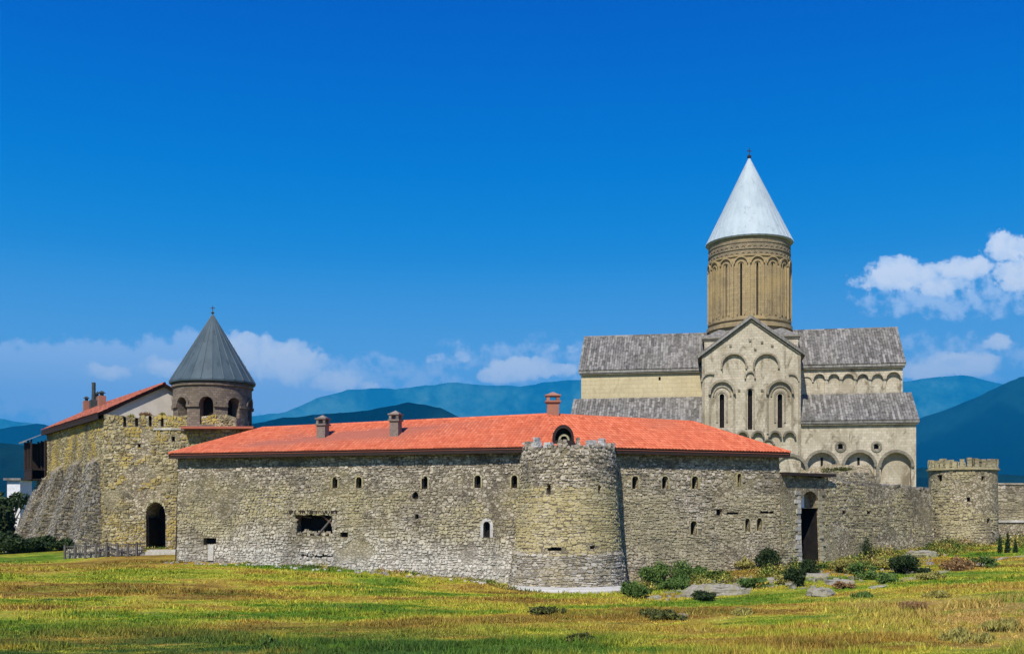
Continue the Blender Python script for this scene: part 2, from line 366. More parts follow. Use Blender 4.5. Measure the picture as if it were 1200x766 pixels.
M_yel = stone_mat('lichen_stone', YEL, (0.46, 0.33, 0.06), 0.75, 0.28, (0.45, 0.57), 0.6, 0.35, broad=0.6)
M_but = stone_mat('buttress_stone', [(0.0, (0.03, 0.028, 0.024)), (0.3, (0.11, 0.10, 0.085)), (0.65, (0.25, 0.225, 0.185)), (1.0, (0.46, 0.42, 0.35))], (0.2, 0.18, 0.13), 0.5, 0.3, (0.45, 0.6), 0.5, 0.5, streak=0.6)
M_towerT = stone_mat('tower_tan_stone', [(0.0, (0.10, 0.08, 0.045)), (0.15, (0.30, 0.25, 0.145)), (0.5, (0.46, 0.395, 0.235)), (0.8, (0.55, 0.48, 0.30)), (1.0, (0.68, 0.61, 0.45))], (0.50, 0.40, 0.15), 0.55, 0.3, (0.42, 0.58), 0.3, 0.6)
M_base = stone_mat('tower_base_stone', [(0.0, (0.09, 0.08, 0.06)), (0.3, (0.28, 0.25, 0.2)), (0.65, (0.46, 0.42, 0.345)), (1.0, (0.66, 0.61, 0.52))], (0.36, 0.29, 0.17), 0.5, 0.5, (0.45, 0.6), 0.4, 0.6)
M_cap = stone_mat('cap_stone', [(0, (0.3, 0.29, 0.27)), (0.5, (0.5, 0.48, 0.44)), (1, (0.7, 0.68, 0.64))], dark=0.2)
def ashlar_mat(name, base, alt, stain, bs=0.55, rows=0.36, stain_amt=0.5, yellow=None, dark_amt=0.45):
    m, t = mat(name)
    # block coursing from position: horizontal run uses x and a little y so every wall shows it
    sp = t.add('ShaderNodeSeparateXYZ', {0: t.pos})
    run = t.m('ADD', sp.outputs[0], t.m('MULTIPLY', sp.outputs[1], 0.6))
    vec = t.add('ShaderNodeCombineXYZ', {0: run, 1: sp.outputs[2], 2: 0.0}).outputs[0]
    vec = t.vm('ADD', vec, t.vm('MULTIPLY', t.noise(t.pos, 1.2, 2).outputs['Color'], (0.12, 0.06, 0)))
    br = t.add('ShaderNodeTexBrick', {'Vector': vec, 'Scale': 1.0, 'Mortar Size': 0.012, 'Mortar Smooth': 0.3, 'Brick Width': bs, 'Row Height': rows,
               'Color1': (*base, 1), 'Color2': (*alt, 1), 'Mortar': (*[c*0.72 for c in alt], 1)}, offset=0.5)
    n1 = t.noise(t.pos, 3.0, 6, 0.65).outputs[0]
    col = t.mix(t.m('MULTIPLY', t.smooth(n1, 0.42, 0.72), 0.5), br.outputs[0], stain)
    n2 = t.noise(t.vm('MULTIPLY', t.pos, (1, 1, 0.45)), 0.33, 6, 0.65, 0.5).outputs[0]
    col = t.mix(t.m('MULTIPLY', t.smooth(n2, 0.47, 0.65), stain_amt), col, stain)
    if yellow:
        n3 = t.noise(t.pos, 0.2, 4, 0.6, 0.4).outputs[0]; col = t.mix(t.m('MULTIPLY', t.smooth(n3, 0.45, 0.6), 0.5), col, yellow)
    n4 = t.noise(t.vm('MULTIPLY', t.pos, (1, 1, 0.5)), 0.75, 7, 0.7, 0.8).outputs[0]
    col = t.mix(t.m('MULTIPLY', t.smooth(n4, 0.51, 0.66), dark_amt), col, (0.17, 0.135, 0.085))
    hgt = t.m('ADD', t.m('MULTIPLY', t.m('SUBTRACT', 1.0, br.outputs['Fac']), 0.6), t.noise(t.pos, 5, 5, 0.7).outputs[0])
    fin(t, col, hgt, 0.08, 0.5)
    return m
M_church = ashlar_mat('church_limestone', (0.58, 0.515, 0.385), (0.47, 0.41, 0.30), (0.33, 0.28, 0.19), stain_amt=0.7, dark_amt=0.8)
M_churchY = ashlar_mat('church_ochre_render', (0.58, 0.49, 0.29), (0.53, 0.445, 0.27), (0.44, 0.355, 0.20), 1.2, 0.6, 0.4, dark_amt=0.2)
M_moul = ashlar_mat('carved_moulding', (0.44, 0.385, 0.28), (0.33, 0.285, 0.205), (0.20, 0.17, 0.12), 0.4, 0.3, stain_amt=0.8, dark_amt=0.8)
M_churchD = ashlar_mat('church_stained_shaded', (0.30, 0.27, 0.20), (0.20, 0.18, 0.13), (0.13, 0.115, 0.085), stain_amt=0.7)  # stained stone, darkened further to carry eave and arch shadow in its colour
M_drum = ashlar_mat('drum_ochre_stone', (0.41, 0.315, 0.165), (0.35, 0.265, 0.14), (0.21, 0.16, 0.09), stain_amt=0.5, yellow=(0.46, 0.34, 0.15))
M_drumband = ashlar_mat('drum_brown_band', (0.36, 0.29, 0.17), (0.24, 0.19, 0.12), (0.16, 0.13, 0.09), 0.3, 0.2, 0.6)
M_bell = ashlar_mat('bell_tower_stone', (0.25, 0.195, 0.145), (0.15, 0.118, 0.09), (0.10, 0.082, 0.065), 0.35, 0.2, 0.5)
M_plaster, t = mat('cream_plaster'); n_ = t.noise(t.pos, 0.8, 5, 0.6).outputs[0]; fin(t, t.ramp(n_, [(0.3, (0.52, 0.46, 0.38)), (0.7, (0.68, 0.62, 0.53))]), n_, 0.02)
M_white, t = mat('whitewash'); n_ = t.noise(t.pos, 3, 5, 0.6).outputs[0]; fin(t, t.ramp(n_, [(0.3, (0.6, 0.6, 0.6)), (0.7, (0.8, 0.8, 0.8))]))
M_dark, t = mat('interior_shade'); n_ = t.noise(t.pos, 2, 3).outputs[0]; fin(t, t.ramp(n_, [(0.3, (0.008, 0.006, 0.005)), (0.8, (0.022, 0.018, 0.015))]))  # near-black colour stands in for the shade inside openings
M_wood, t = mat('dark_timber', 0.8); n_ = t.noise(t.vm('MULTIPLY', t.pos, (1, 1, 6)), 3, 4).outputs[0]; fin(t, t.ramp(n_, [(0.2, (0.014, 0.009, 0.008)), (0.8, (0.05, 0.033, 0.026))]), n_, 0.02)
M_fence, t = mat('weathered_timber', 0.85); n_ = t.noise(t.pos, 4, 4).outputs[0]; fin(t, t.ramp(n_, [(0.2, (0.05, 0.045, 0.04)), (0.8, (0.16, 0.145, 0.13))]))
def tile_mat(name, stops, big, rough=0.85, streak=0.0):
    m, t = mat(name, rough)
    col = t.ramp(t.m('ADD', t.m('MULTIPLY', t.rand, 0.6), t.m('MULTIPLY', t.noise(t.pos, 2.5, 4).outputs[0], 0.4)), stops)
    n2 = t.noise(t.pos, 0.22, 5, 0.6, 0.4).outputs[0]; col = t.mix(t.m('MULTIPLY', t.smooth(n2, 0.45, 0.7), 0.5), col, big)
    st_ = t.noise(t.vm('MULTIPLY', t.pos, (1, 1, 0.12)), 2.2, 6, 0.7).outputs[0]
    if streak: col = t.mix(t.m('MULTIPLY', t.smooth(st_, 0.48, 0.66), streak), col, (0.035, 0.034, 0.034)); col = t.mix(t.m('MULTIPLY', t.smooth(st_, 0.46, 0.34), streak*0.8), col, (0.42, 0.41, 0.38))
    fin(t, col, t.noise(t.pos, 20, 3).outputs[0], 0.01)
    return m
M_tile = tile_mat('red_roof_tile', [(0.08, (0.28, 0.075, 0.04)), (0.22, (0.53, 0.125, 0.055)), (0.5, (0.62, 0.155, 0.07)), (0.8, (0.68, 0.20, 0.095)), (0.93, (0.76, 0.34, 0.20))], (0.50, 0.16, 0.085))
M_tile2 = tile_mat('old_roof_tile', [(0, (0.22, 0.06, 0.035)), (0.5, (0.38, 0.11, 0.065)), (1, (0.52, 0.20, 0.12))], (0.32, 0.12, 0.08))
M_slab = tile_mat('grey_roof_slab', [(0, (0.055, 0.05, 0.044)), (0.3, (0.135, 0.125, 0.108)), (0.6, (0.22, 0.205, 0.18)), (1, (0.38, 0.355, 0.31))], (0.17, 0.155, 0.125), streak=0.6)
def metal_mat(name, lo, hi, spots, amt, rough=0.5):
    m, t = mat(name, rough, 0.0, 0.25)
    n1 = t.noise(t.vm('MULTIPLY', t.pos, (1, 1, 0.25)), 0.9, 6, 0.6).outputs[0]
    col = t.ramp(t.m('ADD', t.m('MULTIPLY', n1, 0.7), t.m('MULTIPLY', t.rand, 0.3)), [(0.3, lo), (0.7, hi)])
    n2 = t.noise(t.vm('MULTIPLY', t.pos, (1, 1, 0.35)), 2.0, 6, 0.7).outputs[0]
    col = t.mix(t.m('MULTIPLY', t.smooth(n2, 0.55, 0.7), amt), col, spots)
    fin(t, col, n1, 0.03, 0.3); return m
M_cone = metal_mat('pale_zinc', (0.33, 0.40, 0.42), (0.47, 0.54, 0.55), (0.22, 0.245, 0.25), 0.7, 0.65)
M_cone2 = metal_mat('blue_grey_lead', (0.035, 0.058, 0.072), (0.085, 0.122, 0.14), (0.015, 0.022, 0.028), 0.6, 0.6)
M_brick = tile_mat('chimney_brick', [(0, (0.18, 0.07, 0.045)), (0.5, (0.32, 0.14, 0.09)), (1, (0.42, 0.22, 0.15))], (0.2, 0.12, 0.09))
M_chstone = stone_mat('chimney_stone', [(0, (0.07, 0.055, 0.045)), (0.5, (0.20, 0.16, 0.13)), (1, (0.34, 0.28, 0.23))], dark=0.4)
M_rust, t = mat('rusty_timber'); fin(t, t.ramp(t.noise(t.pos, 4, 4).outputs[0], [(0.3, (0.05, 0.022, 0.012)), (0.7, (0.20, 0.10, 0.055))]))
M_pipe, t = mat('painted_pipe', 0.6); fin(t, t.ramp(t.noise(t.pos, 3).outputs[0], [(0.3, (0.03, 0.04, 0.035)), (0.7, (0.07, 0.08, 0.07))]))
M_rock = stone_mat('boulder_stone', [(0, (0.10, 0.09, 0.07)), (0.4, (0.26, 0.235, 0.18)), (1, (0.46, 0.42, 0.34))], (0.28, 0.26, 0.12), 0.6, 1.2, (0.45, 0.6), 0.4, 1.5, randw=0.4)
M_path = stone_mat('trodden_earth', [(0, (0.2, 0.18, 0.12)), (0.5, (0.36, 0.33, 0.24)), (1, (0.5, 0.46, 0.36))], (0.25, 0.24, 0.05), 0.8, 1.0, (0.45, 0.6))
M_concrete = stone_mat('concrete', [(0, (0.36, 0.34, 0.3)), (0.5, (0.52, 0.5, 0.45)), (1, (0.66, 0.64, 0.59))], dark=0.3, dscale=1.2)

def grass_cols(t, blade):
    p = t.vm('MULTIPLY', t.pos, (0.55, 1.5, 1.0))
    n1 = t.noise(p, 0.105, 6, 0.62, 0.5).outputs[0]
    col = t.ramp(n1, [(0.32, (0.04, 0.115, 0.014)), (0.42, (0.12, 0.215, 0.018)), (0.465, (0.27, 0.30, 0.028)), (0.505, (0.40, 0.365, 0.045)), (0.55, (0.37, 0.25, 0.045)), (0.61, (0.21, 0.125, 0.03)), (0.68, (0.27, 0.26, 0.035))])
    n2 = t.noise(t.vm('ADD', p, (31, 7, 0)), 0.32, 6, 0.65, 0.3).outputs[0]
    col = t.mix(t.m('MULTIPLY', t.smooth(n2, 0.56, 0.70), 0.75), col, (0.05, 0.105, 0.014))
    n5 = t.noise(t.vm('ADD', p, (3, 57, 0)), 0.5, 6, 0.65, 0.3).outputs[0]
    col = t.mix(t.m('MULTIPLY', t.smooth(n5, 0.56, 0.70), 0.6), col, (0.36, 0.22, 0.035))
    # greener, damper towards the camera and on the left
    sp = t.add('ShaderNodeSeparateXYZ', {0: t.pos})
    near = t.m('MULTIPLY', t.smooth(sp.outputs[1], 50, 36), t.smooth(sp.outputs[0], 12, -8))
    n6 = t.noise(p, 0.4, 6, 0.75).outputs[0]
    n7 = t.noise(p, 1.1, 6, 0.75, 0.3).outputs[0]
    col = t.mix(t.m('MULTIPLY', t.smooth(n7, 0.53, 0.64), 0.55), col, (0.10, 0.085, 0.012)); col = t.mix(t.m('MULTIPLY', t.smooth(n7, 0.46, 0.38), 0.5), col, (0.38, 0.35, 0.09))
    col = t.mix(t.m('MULTIPLY', near, t.smooth(n6, 0.34, 0.56)), col, (0.055, 0.105, 0.022))
    dry = t.m('MULTIPLY', t.smooth(sp.outputs[1], 60, 48), t.smooth(sp.outputs[0], 12, 20))
    col = t.mix(t.m('MULTIPLY', dry, t.m('MULTIPLY', t.smooth(n6, 0.38, 0.52), 0.85)), col, (0.40, 0.26, 0.085))
    return col, n2
M_ground, t = mat('meadow_soil', 1.0, 0, 0.05)
col, n2 = grass_cols(t, False)
sp = t.add('ShaderNodeSeparateXYZ', {0: t.pos})
fine = t.noise(t.vm('MULTIPLY', t.pos, (1, 1.6, 1)), 3.0, 6, 0.75).outputs[0]
col = t.mix(1.0, col, t.ramp(fine, [(0.3, (0.35, 0.35, 0.3)), (0.48, (0.9, 0.9, 0.9)), (0.7, (1.45, 1.45, 1.3))]), 'MULTIPLY')
far = t.smooth(sp.outputs[1], 120, 400)
col = t.mix(far, col, t.ramp(t.noise(t.pos, 0.004, 5).outputs[0], [(0.35, (0.03, 0.055, 0.015)), (0.65, (0.10, 0.11, 0.03))]))
fin(t, col, fine, 0.12, 0.8)
M_grass, t = mat('grass_blades', 0.9, 0, 0.1)
col, n2 = grass_cols(t, True)
col = t.mix(1.0, col, t.ramp(t.rand, [(0, (0.45, 0.5, 0.4)), (0.45, (1.1, 1.1, 1)), (0.85, (1.45, 1.42, 1.35)), (1, (1.9, 1.8, 2.2))]), 'MULTIPLY')
fin(t, col)
def leaf_mat(name, a, b, c):
    m, t = mat(name, 0.7, 0, 0.25)
    col = t.ramp(t.m('ADD', t.m('MULTIPLY', t.rand, 0.6), t.m('MULTIPLY', t.noise(t.pos, 1.6, 3).outputs[0], 0.4)), [(0.15, a), (0.5, b), (0.9, c)])
    fin(t, col); return m
M_leaf = leaf_mat('shrub_leaves', (0.03, 0.06, 0.012), (0.075, 0.14, 0.025), (0.15, 0.22, 0.04))
M_leafD = leaf_mat('dark_leaves', (0.008, 0.018, 0.005), (0.022, 0.042, 0.010), (0.055, 0.085, 0.018))
M_leafW = leaf_mat('weedy_leaves', (0.02, 0.03, 0.008), (0.07, 0.085, 0.018), (0.20, 0.19, 0.04))
M_leafY = leaf_mat('dry_leaves', (0.16, 0.13, 0.03), (0.30, 0.27, 0.06), (0.42, 0.38, 0.12))
M_leafR = leaf_mat('brown_weeds', (0.10, 0.05, 0.02), (0.24, 0.13, 0.05), (0.36, 0.24, 0.10))
M_bark, t = mat('bark'); fin(t, t.ramp(t.noise(t.pos, 6).outputs[0], [(0.3, (0.04, 0.03, 0.02)), (0.7, (0.10, 0.08, 0.055))]))
M_mount, t = mat('mountain_forest', 1.0, 0, 0.0)
n_ = t.noise(t.pos, 0.0012, 8, 0.62).outputs[0]
fin(t, t.ramp(n_, [(0.38, (0.0005, 0.002, 0.004)), (0.5, (0.0015, 0.006, 0.008)), (0.62, (0.006, 0.024, 0.022))]), n_, 60, 0.7)

# ------------------------------------------------------------------ terrain
ctrl = [(-24.6, 78, 1.45), (-12, 75, 1.05), (0, 71.5, 0.3), (3.7, 66.5, -0.02), (3.7, 72, 0.1), (8.5, 71, 0.0), (13, 74.5, 0.75), (19.2, 77, 1.1), (22, 79.5, 1.2), (29, 85, 1.7), (35, 90, 2.05), (42, 92, 2.3), (52, 96, 2.6),
        (-30, 89, 1.9), (-36, 90, 1.9), (-45, 102, 1.7), (-26, 84, 1.7), (-40, 84, 1.35), (-50, 84, 1.2), (-60, 84, 1.0), (-34, 78, 1.1), (-20, 66, 0.6), (-30, 60, 0.5), (-6, 62, 0.15), (-10, 50, 0.2), (0, 55, 0.1), (5, 60, 0.0), (10, 62, 0.15), (15, 60, 0.35),
        (25, 65, 0.9), (30, 72, 1.35), (38, 80, 1.8), (45, 85, 2.1), (20, 50, 0.5), (25, 55, 0.9), (10, 45, 0.25), (0, 40, 0.3), (-15, 38, 0.35), (15, 36, 0.5), (0, 30, 0.7), (-14, 30, 0.7), (16, 30, 0.8), (0, 18, 1.8), (-15, 18, 1.8), (15, 18, 1.9), (0, 6, 3.1), (10, 6, 3.1), (-10, 6, 3.1), (0, -4, 3.4),
        (0, 110, 2.2), (-30, 110, 2), (30, 110, 2.3), (60, 110, 2.6), (55, 70, 1.9), (50, 50, 1.4), (-55, 60, 0.8), (-45, 40, 0.7), (-60, 110, -0.8), (-70, 100, -0.9), (-55, 96, -0.3), (-80, 84, 0.9)]
ctrl = np.array(ctrl, float)
def tps(d): return np.where(d > 1e-9, d*d*np.log(np.maximum(d, 1e-9)), 0.0)
_K = tps(np.hypot(ctrl[:, None, 0]-ctrl[None, :, 0], ctrl[:, None, 1]-ctrl[None, :, 1])) + np.eye(len(ctrl))*2.0
_P = np.c_[np.ones(len(ctrl)), ctrl[:, :2]]; _A = np.block([[_K, _P], [_P.T, np.zeros((3, 3))]])
_wt = np.linalg.solve(_A, np.r_[ctrl[:, 2], 0, 0, 0])
_g = np.random.RandomState(3).rand(256, 256)
def vnoise(x, y):
    xi, yi = np.floor(x).astype(int), np.floor(y).astype(int); fx, fy = x-xi, y-yi; fx = fx*fx*(3-2*fx); fy = fy*fy*(3-2*fy)
    g = lambda a, b: _g[a % 256, b % 256]
    return (g(xi, yi)*(1-fx)+g(xi+1, yi)*fx)*(1-fy)+(g(xi, yi+1)*(1-fx)+g(xi+1, yi+1)*fx)*fy
def fbm(x, y, o=5, ridge=False):
    r = 0; a = 0.5; x = np.asarray(x, float); y = np.asarray(y, float)
    for k in range(o):
        n = vnoise(x+k*17.3, y+k*9.1); n = 1-abs(2*n-1) if ridge else n
        r = r+a*n; a *= 0.5; x = x*2.03; y = y*2.03
    return r
def height(x, y):
    x = np.asarray(x, float); y = np.asarray(y, float); sh = x.shape; x = x.ravel(); y = y.ravel()
    out = np.zeros_like(x)
    for i in range(0, len(x), 20000):
        a, b = x[i:i+20000], y[i:i+20000]
        d = np.hypot(a[:, None]-ctrl[None, :, 0], b[:, None]-ctrl[None, :, 1])
        out[i:i+20000] = tps(d)@_wt[:-3] + _wt[-3]+_wt[-2]*a+_wt[-1]*b
    out += (fbm(x*0.12, y*0.3, 4)-0.47)*0.35 + (fbm(x*0.9, y*1.2, 3)-0.44)*0.13
    dd = np.maximum(np.maximum(np.abs(x)-75, 0), np.maximum(np.maximum(y-105, -4-y), 0)); k = np.exp(-(dd/18.0)**2)
    base = np.where(y > 50, 0.6, 2.0)*np.clip(1-dd/3000, 0, 1)
    out = np.clip(out, -1.5, 4)*k + base*(1-k)
    return out.reshape(sh)
def hz(x, y): return float(height(np.array([x]), np.array([y]))[0])
def geo(a, b, n): return list(np.geomspace(a, b, n))
xs = np.array([-q for q in geo(82, 24000, 24)][::-1]+list(np.arange(-80, 80.1, 0.8))+geo(82, 24000, 24))
ys = np.array([-q for q in geo(14, 1500, 8)][::-1]+list(np.arange(-12, 118, 0.7))+geo(120, 22000, 26))
gx, gy = np.meshgrid(xs, ys); gz = height(gx, gy)
def grid_mesh(name, gx, gy, gz):
    ny, nx = gx.shape; me = bpy.data.meshes.new(name)
    v = np.stack([gx, gy, gz], -1).reshape(-1, 3); idx = np.arange(nx*ny).reshape(ny, nx)
    f = np.stack([idx[:-1, :-1], idx[:-1, 1:], idx[1:, 1:], idx[1:, :-1]], -1).reshape(-1, 4)
    me.from_pydata(v.tolist(), [], f.tolist()); me.update(); return me
gr = link_mesh('ground', grid_mesh('ground', gx, gy, gz), M_ground, kind='structure', smooth=True)

# ------------------------------------------------------------------ mountains and haze
M_alp, t = mat('alpine_slope', 1.0, 0, 0.0)
n_ = t.noise(t.pos, 0.0009, 9, 0.66).outputs[0]
fin(t, t.ramp(n_, [(0.40, (0.006, 0.04, 0.03)), (0.5, (0.03, 0.11, 0.08)), (0.6, (0.09, 0.20, 0.15))]), n_, 90, 0.8)
def mountains(name, D, prof, depth, amp, seed, npx=340, label=None, mt=None):
    pu = [p[0] for p in prof]; pv = [p[1] for p in prof]
    us = np.linspace(pu[0], pu[-1], npx); rr = np.linspace(0, 1, 34)
    U, Rr = np.meshgrid(us, rr)
    prof_z = (600-np.interp(U, pu, pv))*D/F
    a = (U-600)/F; dist = D - depth*0.55 + Rr*depth
    x, y = a*D*(dist/D), dist
    crest = 0.55
    shape = np.where(Rr < crest, (Rr/crest)**1.15, np.clip(1-(Rr-crest)/(1-crest), 0, 1)**1.2)
    sc_ = 1.0/(D*0.09)
    n = fbm(x*sc_+seed, y*sc_, 6, True)
    f2 = fbm(x*sc_*5+seed*2, y*sc_*0.5, 4)
    z = prof_z*shape*(0.60+0.55*n) + amp*(f2-0.47)*shape*D/F + 0
    z = np.where(Rr < 0.01, -20, z); z = np.where(Rr > 0.99, -20, z)
    # keep the crest on its outline
    j = int(round(crest*33)); z[j] = prof_z[j]+amp*0.6*(f2[j]-0.47)*D/F
    z = z+1
    o = link_mesh(name, grid_mesh(name, x, y, z), mt or M_mount, kind='structure', smooth=True)
    if label: o['label'] = label
    return o
mountains('mountain', 19500, [(-900, 520), (-500, 480), (-200, 500), (0, 490), (60, 500), (250, 492), (330, 484), (372, 466), (410, 454), (470, 455), (520, 448), (560, 450), (610, 452), (640, 447), (700, 444), (900, 470), (1040, 452), (1075, 443), (1130, 439), (1165, 448), (1200, 455), (1400, 430), (1800, 470), (2200, 520)], 2800, 10, 3, mt=M_alp)
mountains('mountain', 8000, [(-900, 540), (-300, 515), (-60, 512), (0, 502), (45, 494), (90, 505), (200, 520), (300, 525), (400, 530), (500, 540), (600, 550), (700, 560), (850, 545), (1000, 510), (1070, 492), (1110, 479), (1150, 462), (1180, 447), (1215, 436), (1400, 420), (1800, 500), (2200, 540)], 3500, 7, 11)
mountains('mountain', 4300, [(-100, 560), (60, 545), (150, 530), (220, 512), (280, 498), (330, 489), (380, 484), (430, 480), (478, 470), (515, 476), (545, 491), (590, 530), (640, 580), (700, 604)], 1500, 6, 47)
mountains('mountain', 2700, [(-900, 560), (-200, 530), (0, 517), (60, 522), (200, 540), (400, 560), (700, 575), (1000, 560), (1085, 545), (1100, 549), (1200, 555), (1500, 540), (1900, 560)], 900, 5, 21)
hzb = MB(); hzb.box((0, 10700, 1500-4), (27000, 15500, 1500)); hb = hzb.build('haze', None, None, 'stuff')
mh = bpy.data.materials.new('haze'); mh.use_nodes = True; mh.node_tree.nodes.clear(); t = NT(mh.node_tree)
pv = t.add('ShaderNodeVolumePrincipled', {'Color': (0.012, 0.47, 1.0, 1), 'Density': 0.000066, 'Anisotropy': 0.0})
t.l.new(pv.outputs[0], t.add('ShaderNodeOutputMaterial').inputs['Volume']); hb.data.materials.append(mh)
hb.visible_shadow = True

# ------------------------------------------------------------------ roofs
def tile_plane(W, e0, e1, up, Q, sl=None, sr=None, tw=0.26, course=0.42, prof='pan', lift=0.07, jit=0.0):
    """rows of tiles on a sloping plane: e0,e1 eave ends; up: unit vector up the slope; Q slope length; sl/sr: metres the side edges come in per metre up"""
    e0, e1, up = Vector(e0), Vector(e1), Vector(up); t_ = (e1-e0); L = t_.length; t_.normalize(); nn = t_.cross(up).normalized()
    if nn.z < 0: nn = -nn
    n = int(L/tw); sl = sl or 0; sr = sr or 0
    for k in range(n):
        a, b = k*L/n, (k+1)*L/n; q = 0.0; cmax = Q
        m = (a+b)/2
        if sl > 0: cmax = min(cmax, m/sl)
        if sr > 0: cmax = min(cmax, (L-m)/sr)
        if sl < 0: pass
        off = random.uniform(0, course*0.5) if jit else 0
        while q < cmax-0.03:
            q2 = min(q+course+(off if q == 0 else 0), cmax); j = random.uniform(-jit, jit)
            ax, bx = a-0.01, b+0.01
            if prof == 'pan': sec = [(ax, 0.0), (a+(b-a)*0.3, lift), (a+(b-a)*0.7, lift), (bx, 0.0)]
            else: sec = [(a+0.02, 0.0), (a+0.03, lift*0.6), (b-0.03, lift*0.6), (b-0.02, 0.0)]
            lo = [e0+t_*s_+up*q+nn*(h+0.035+j) for s_, h in sec]; hi = [e0+t_*s_+up*(q2+0.03)+nn*(h+0.0+j) for s_, h in sec]
            i = W.pts([tuple(p) for p in lo+hi]); m_ = len(sec)
            for c in range(m_-1): W.f.append((i+c, i+c+1, i+m_+c+1, i+m_+c))
            if prof != 'pan' or True: W.f.append(tuple(i+c for c in range(m_))[::-1])
            q = q2
def ridge_caps(W, a, b, r=0.14, ln=0.42):
    a, b = Vector(a), Vector(b); L = (b-a).length; n = max(1, int(L/ln)); d = (b-a)/n
    for k in range(n):
        p, q = a+d*k, a+d*(k+1.08); e = d.normalized().cross(Vector((0, 0, 1))).normalized(); i = len(W.v)
        for (c, rr) in ((p, r*1.1), (q, r)):
            for m in range(5):
                th = math.pi*m/4; W.v.append(tuple(c+e*(rr*math.cos(th))+Vector((0, 0, rr*math.sin(th)-0.02))))
        for m in range(4): W.f.append((i+m, i+m+1, i+5+m+1, i+5+m))
        W.f.append(tuple(i+m for m in range(5)))

# ------------------------------------------------------------------ foliage
def leaf_cloud(n, centers, size, seed, flat=0.0, upright=0.0):
    rs = np.random.RandomState(seed); c = np.array(centers, float); w_ = c[:, 3]*c[:, 4]*c[:, 5]; idx = rs.choice(len(c), n, p=w_/w_.sum())
    d = rs.normal(size=(n, 3)); d /= np.linalg.norm(d, axis=1)[:, None]; r = rs.rand(n)**0.45
    p = c[idx, :3]+d*c[idx, 3:6]*r[:, None]*(0.85+0.3*rs.rand(n))[:, None]
    a = rs.normal(size=(n, 3)); a[:, 2] += upright*2.0; a /= np.linalg.norm(a, axis=1)[:, None]
    b = np.cross(a, rs.normal(size=(n, 3))); b /= np.linalg.norm(b, axis=1)[:, None]
    s = size*(0.5+rs.rand(n))[:, None]; A, B = a*s*(1+upright), b*s*0.42
    v = np.stack([p-A, p+B, p+A, p-B], 1).reshape(-1, 3); f = np.arange(n*4).reshape(n, 4)
    return v, f
def np_mesh(name, v, f):
    me = bpy.data.meshes.new(name); k = f.shape[1]; me.vertices.add(len(v)); me.vertices.foreach_set('co', v.astype(np.float32).ravel())
    me.loops.add(f.size); me.loops.foreach_set('vertex_index', f.astype(np.int32).ravel())
    me.polygons.add(len(f)); me.polygons.foreach_set('loop_start', np.arange(0, f.size, k, dtype=np.int32))
    me.update(calc_edges=True); return me
_ps = [100]
def plant(name, label, cat, x, y, wd, ht, mat_=None, n=500, leaf=0.09, lobes=11, group=None, upright=0.0, stem=True, z=None, cone=False, dp=None):
    _ps[0] += 1; rs = random.Random(_ps[0]); z0 = hz(x, y)-0.03 if z is None else z; r = wd/2; dp = dp or r
    root = thing(name, label, cat, (x, y, z0), group); upright = max(upright, 0.3)
    cs = []
    for k in range(lobes):
        if cone: f = (k+0.5)/lobes; cs.append((rs.uniform(-.08, .08)*r, rs.uniform(-.08, .08)*r, ht*(0.12+0.8*f), r*(1.0-f*0.85), r*(1.0-f*0.85), ht*0.62/lobes*1.3))
        else:
            a = rs.uniform(0, 6.28); q = rs.uniform(0.05, 0.85); s_ = rs.uniform(0.2, 0.5)
            cs.append((math.cos(a)*r*q, math.sin(a)*dp*q, ht*rs.uniform(0.15, 0.72)*(1.1-0.5*q), r*s_, dp*s_, ht*rs.uniform(0.14, 0.32)))
    v, f = leaf_cloud(n, cs, leaf, _ps[0], upright=upright); v[:, 2] = np.maximum(v[:, 2], 0.02)
    link_mesh('foliage', np_mesh('foliage', v, f), mat_ or M_leaf, root)
    if stem:
        m = MB(); m.tube((x, y, z0-0.1), (x, y, z0+ht*0.5), 0.05*max(ht, .6), 0.02, 6)
        for k in range(4):
            a = rs.uniform(0, 6.28); m.tube((x, y, z0+ht*0.12), (x+math.cos(a)*r*0.5, y+math.sin(a)*dp*0.5, z0+ht*0.55), 0.025*max(ht, .6), 0.01, 5)
        m.build('stem', M_bark, root)
    return root
def gpt(u, v):                                             # ground point seen at a pixel
    k = (600-v)/F; D = 20.0; a = (u-600)/F
    while D < 200:
        if CZ+k*D <= hz(a*D, D): break
        D += 0.5
    return a*D, D

# ================================================================== ROUND TOWER
tc_ = (3.72, 71.0); Trad = lerp_fn((-1, 4.15), (0, 3.98), (2.3, 3.66), (2.35, 3.58), (6.9, 3.22), (9.2, 3.1), (12, 3.1))
TW = Cyl(tc_, 3.5, Trad)
tower = thing('round_tower', 'stout round tower of tan stone at the bend of the red roofed rampart', 'tower', (tc_[0], tc_[1], 0))
ops = [op_px(TW, 641, 573, 5.5, 12, 1, 0.9), op_px(TW, 706, 573, 4.5, 11, 1, 0.9), op_px(TW, 650, 643, 16, 4, 0, 0.7), op_px(TW, 694, 641, 6, 4, 0, 0.3)]
W, B = MB(), MB(); hc = math.pi*3.5
wall_face(W, B, TW, -hc, hc, -1, 9.15, ops, ds=0.5, dz=0.8)
W.lathe(tc_, [(3.1, 9.15), (2.5, 9.15), (2.5, 8.2), (0.0, 8.2)], 44)
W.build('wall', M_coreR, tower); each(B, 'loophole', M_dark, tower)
S = MB(); stones(S, TW, -hc, hc, -0.2, 2.25, 0.34, 0.2, 0.05, ops, wrap=True, wand=0.4, skip=0.04, rough=0.22); S.build('base_stones', M_base, tower, 'stuff')
S = MB(); stones(S, TW, -hc, hc, 2.3, 6.6, 0.36, 0.18, 0.035, ops, skip=0.02, wrap=True, rough=0.12, gap=0.012, wand=0.35); S.build('coursed_stones', M_towerT, tower, 'stuff')
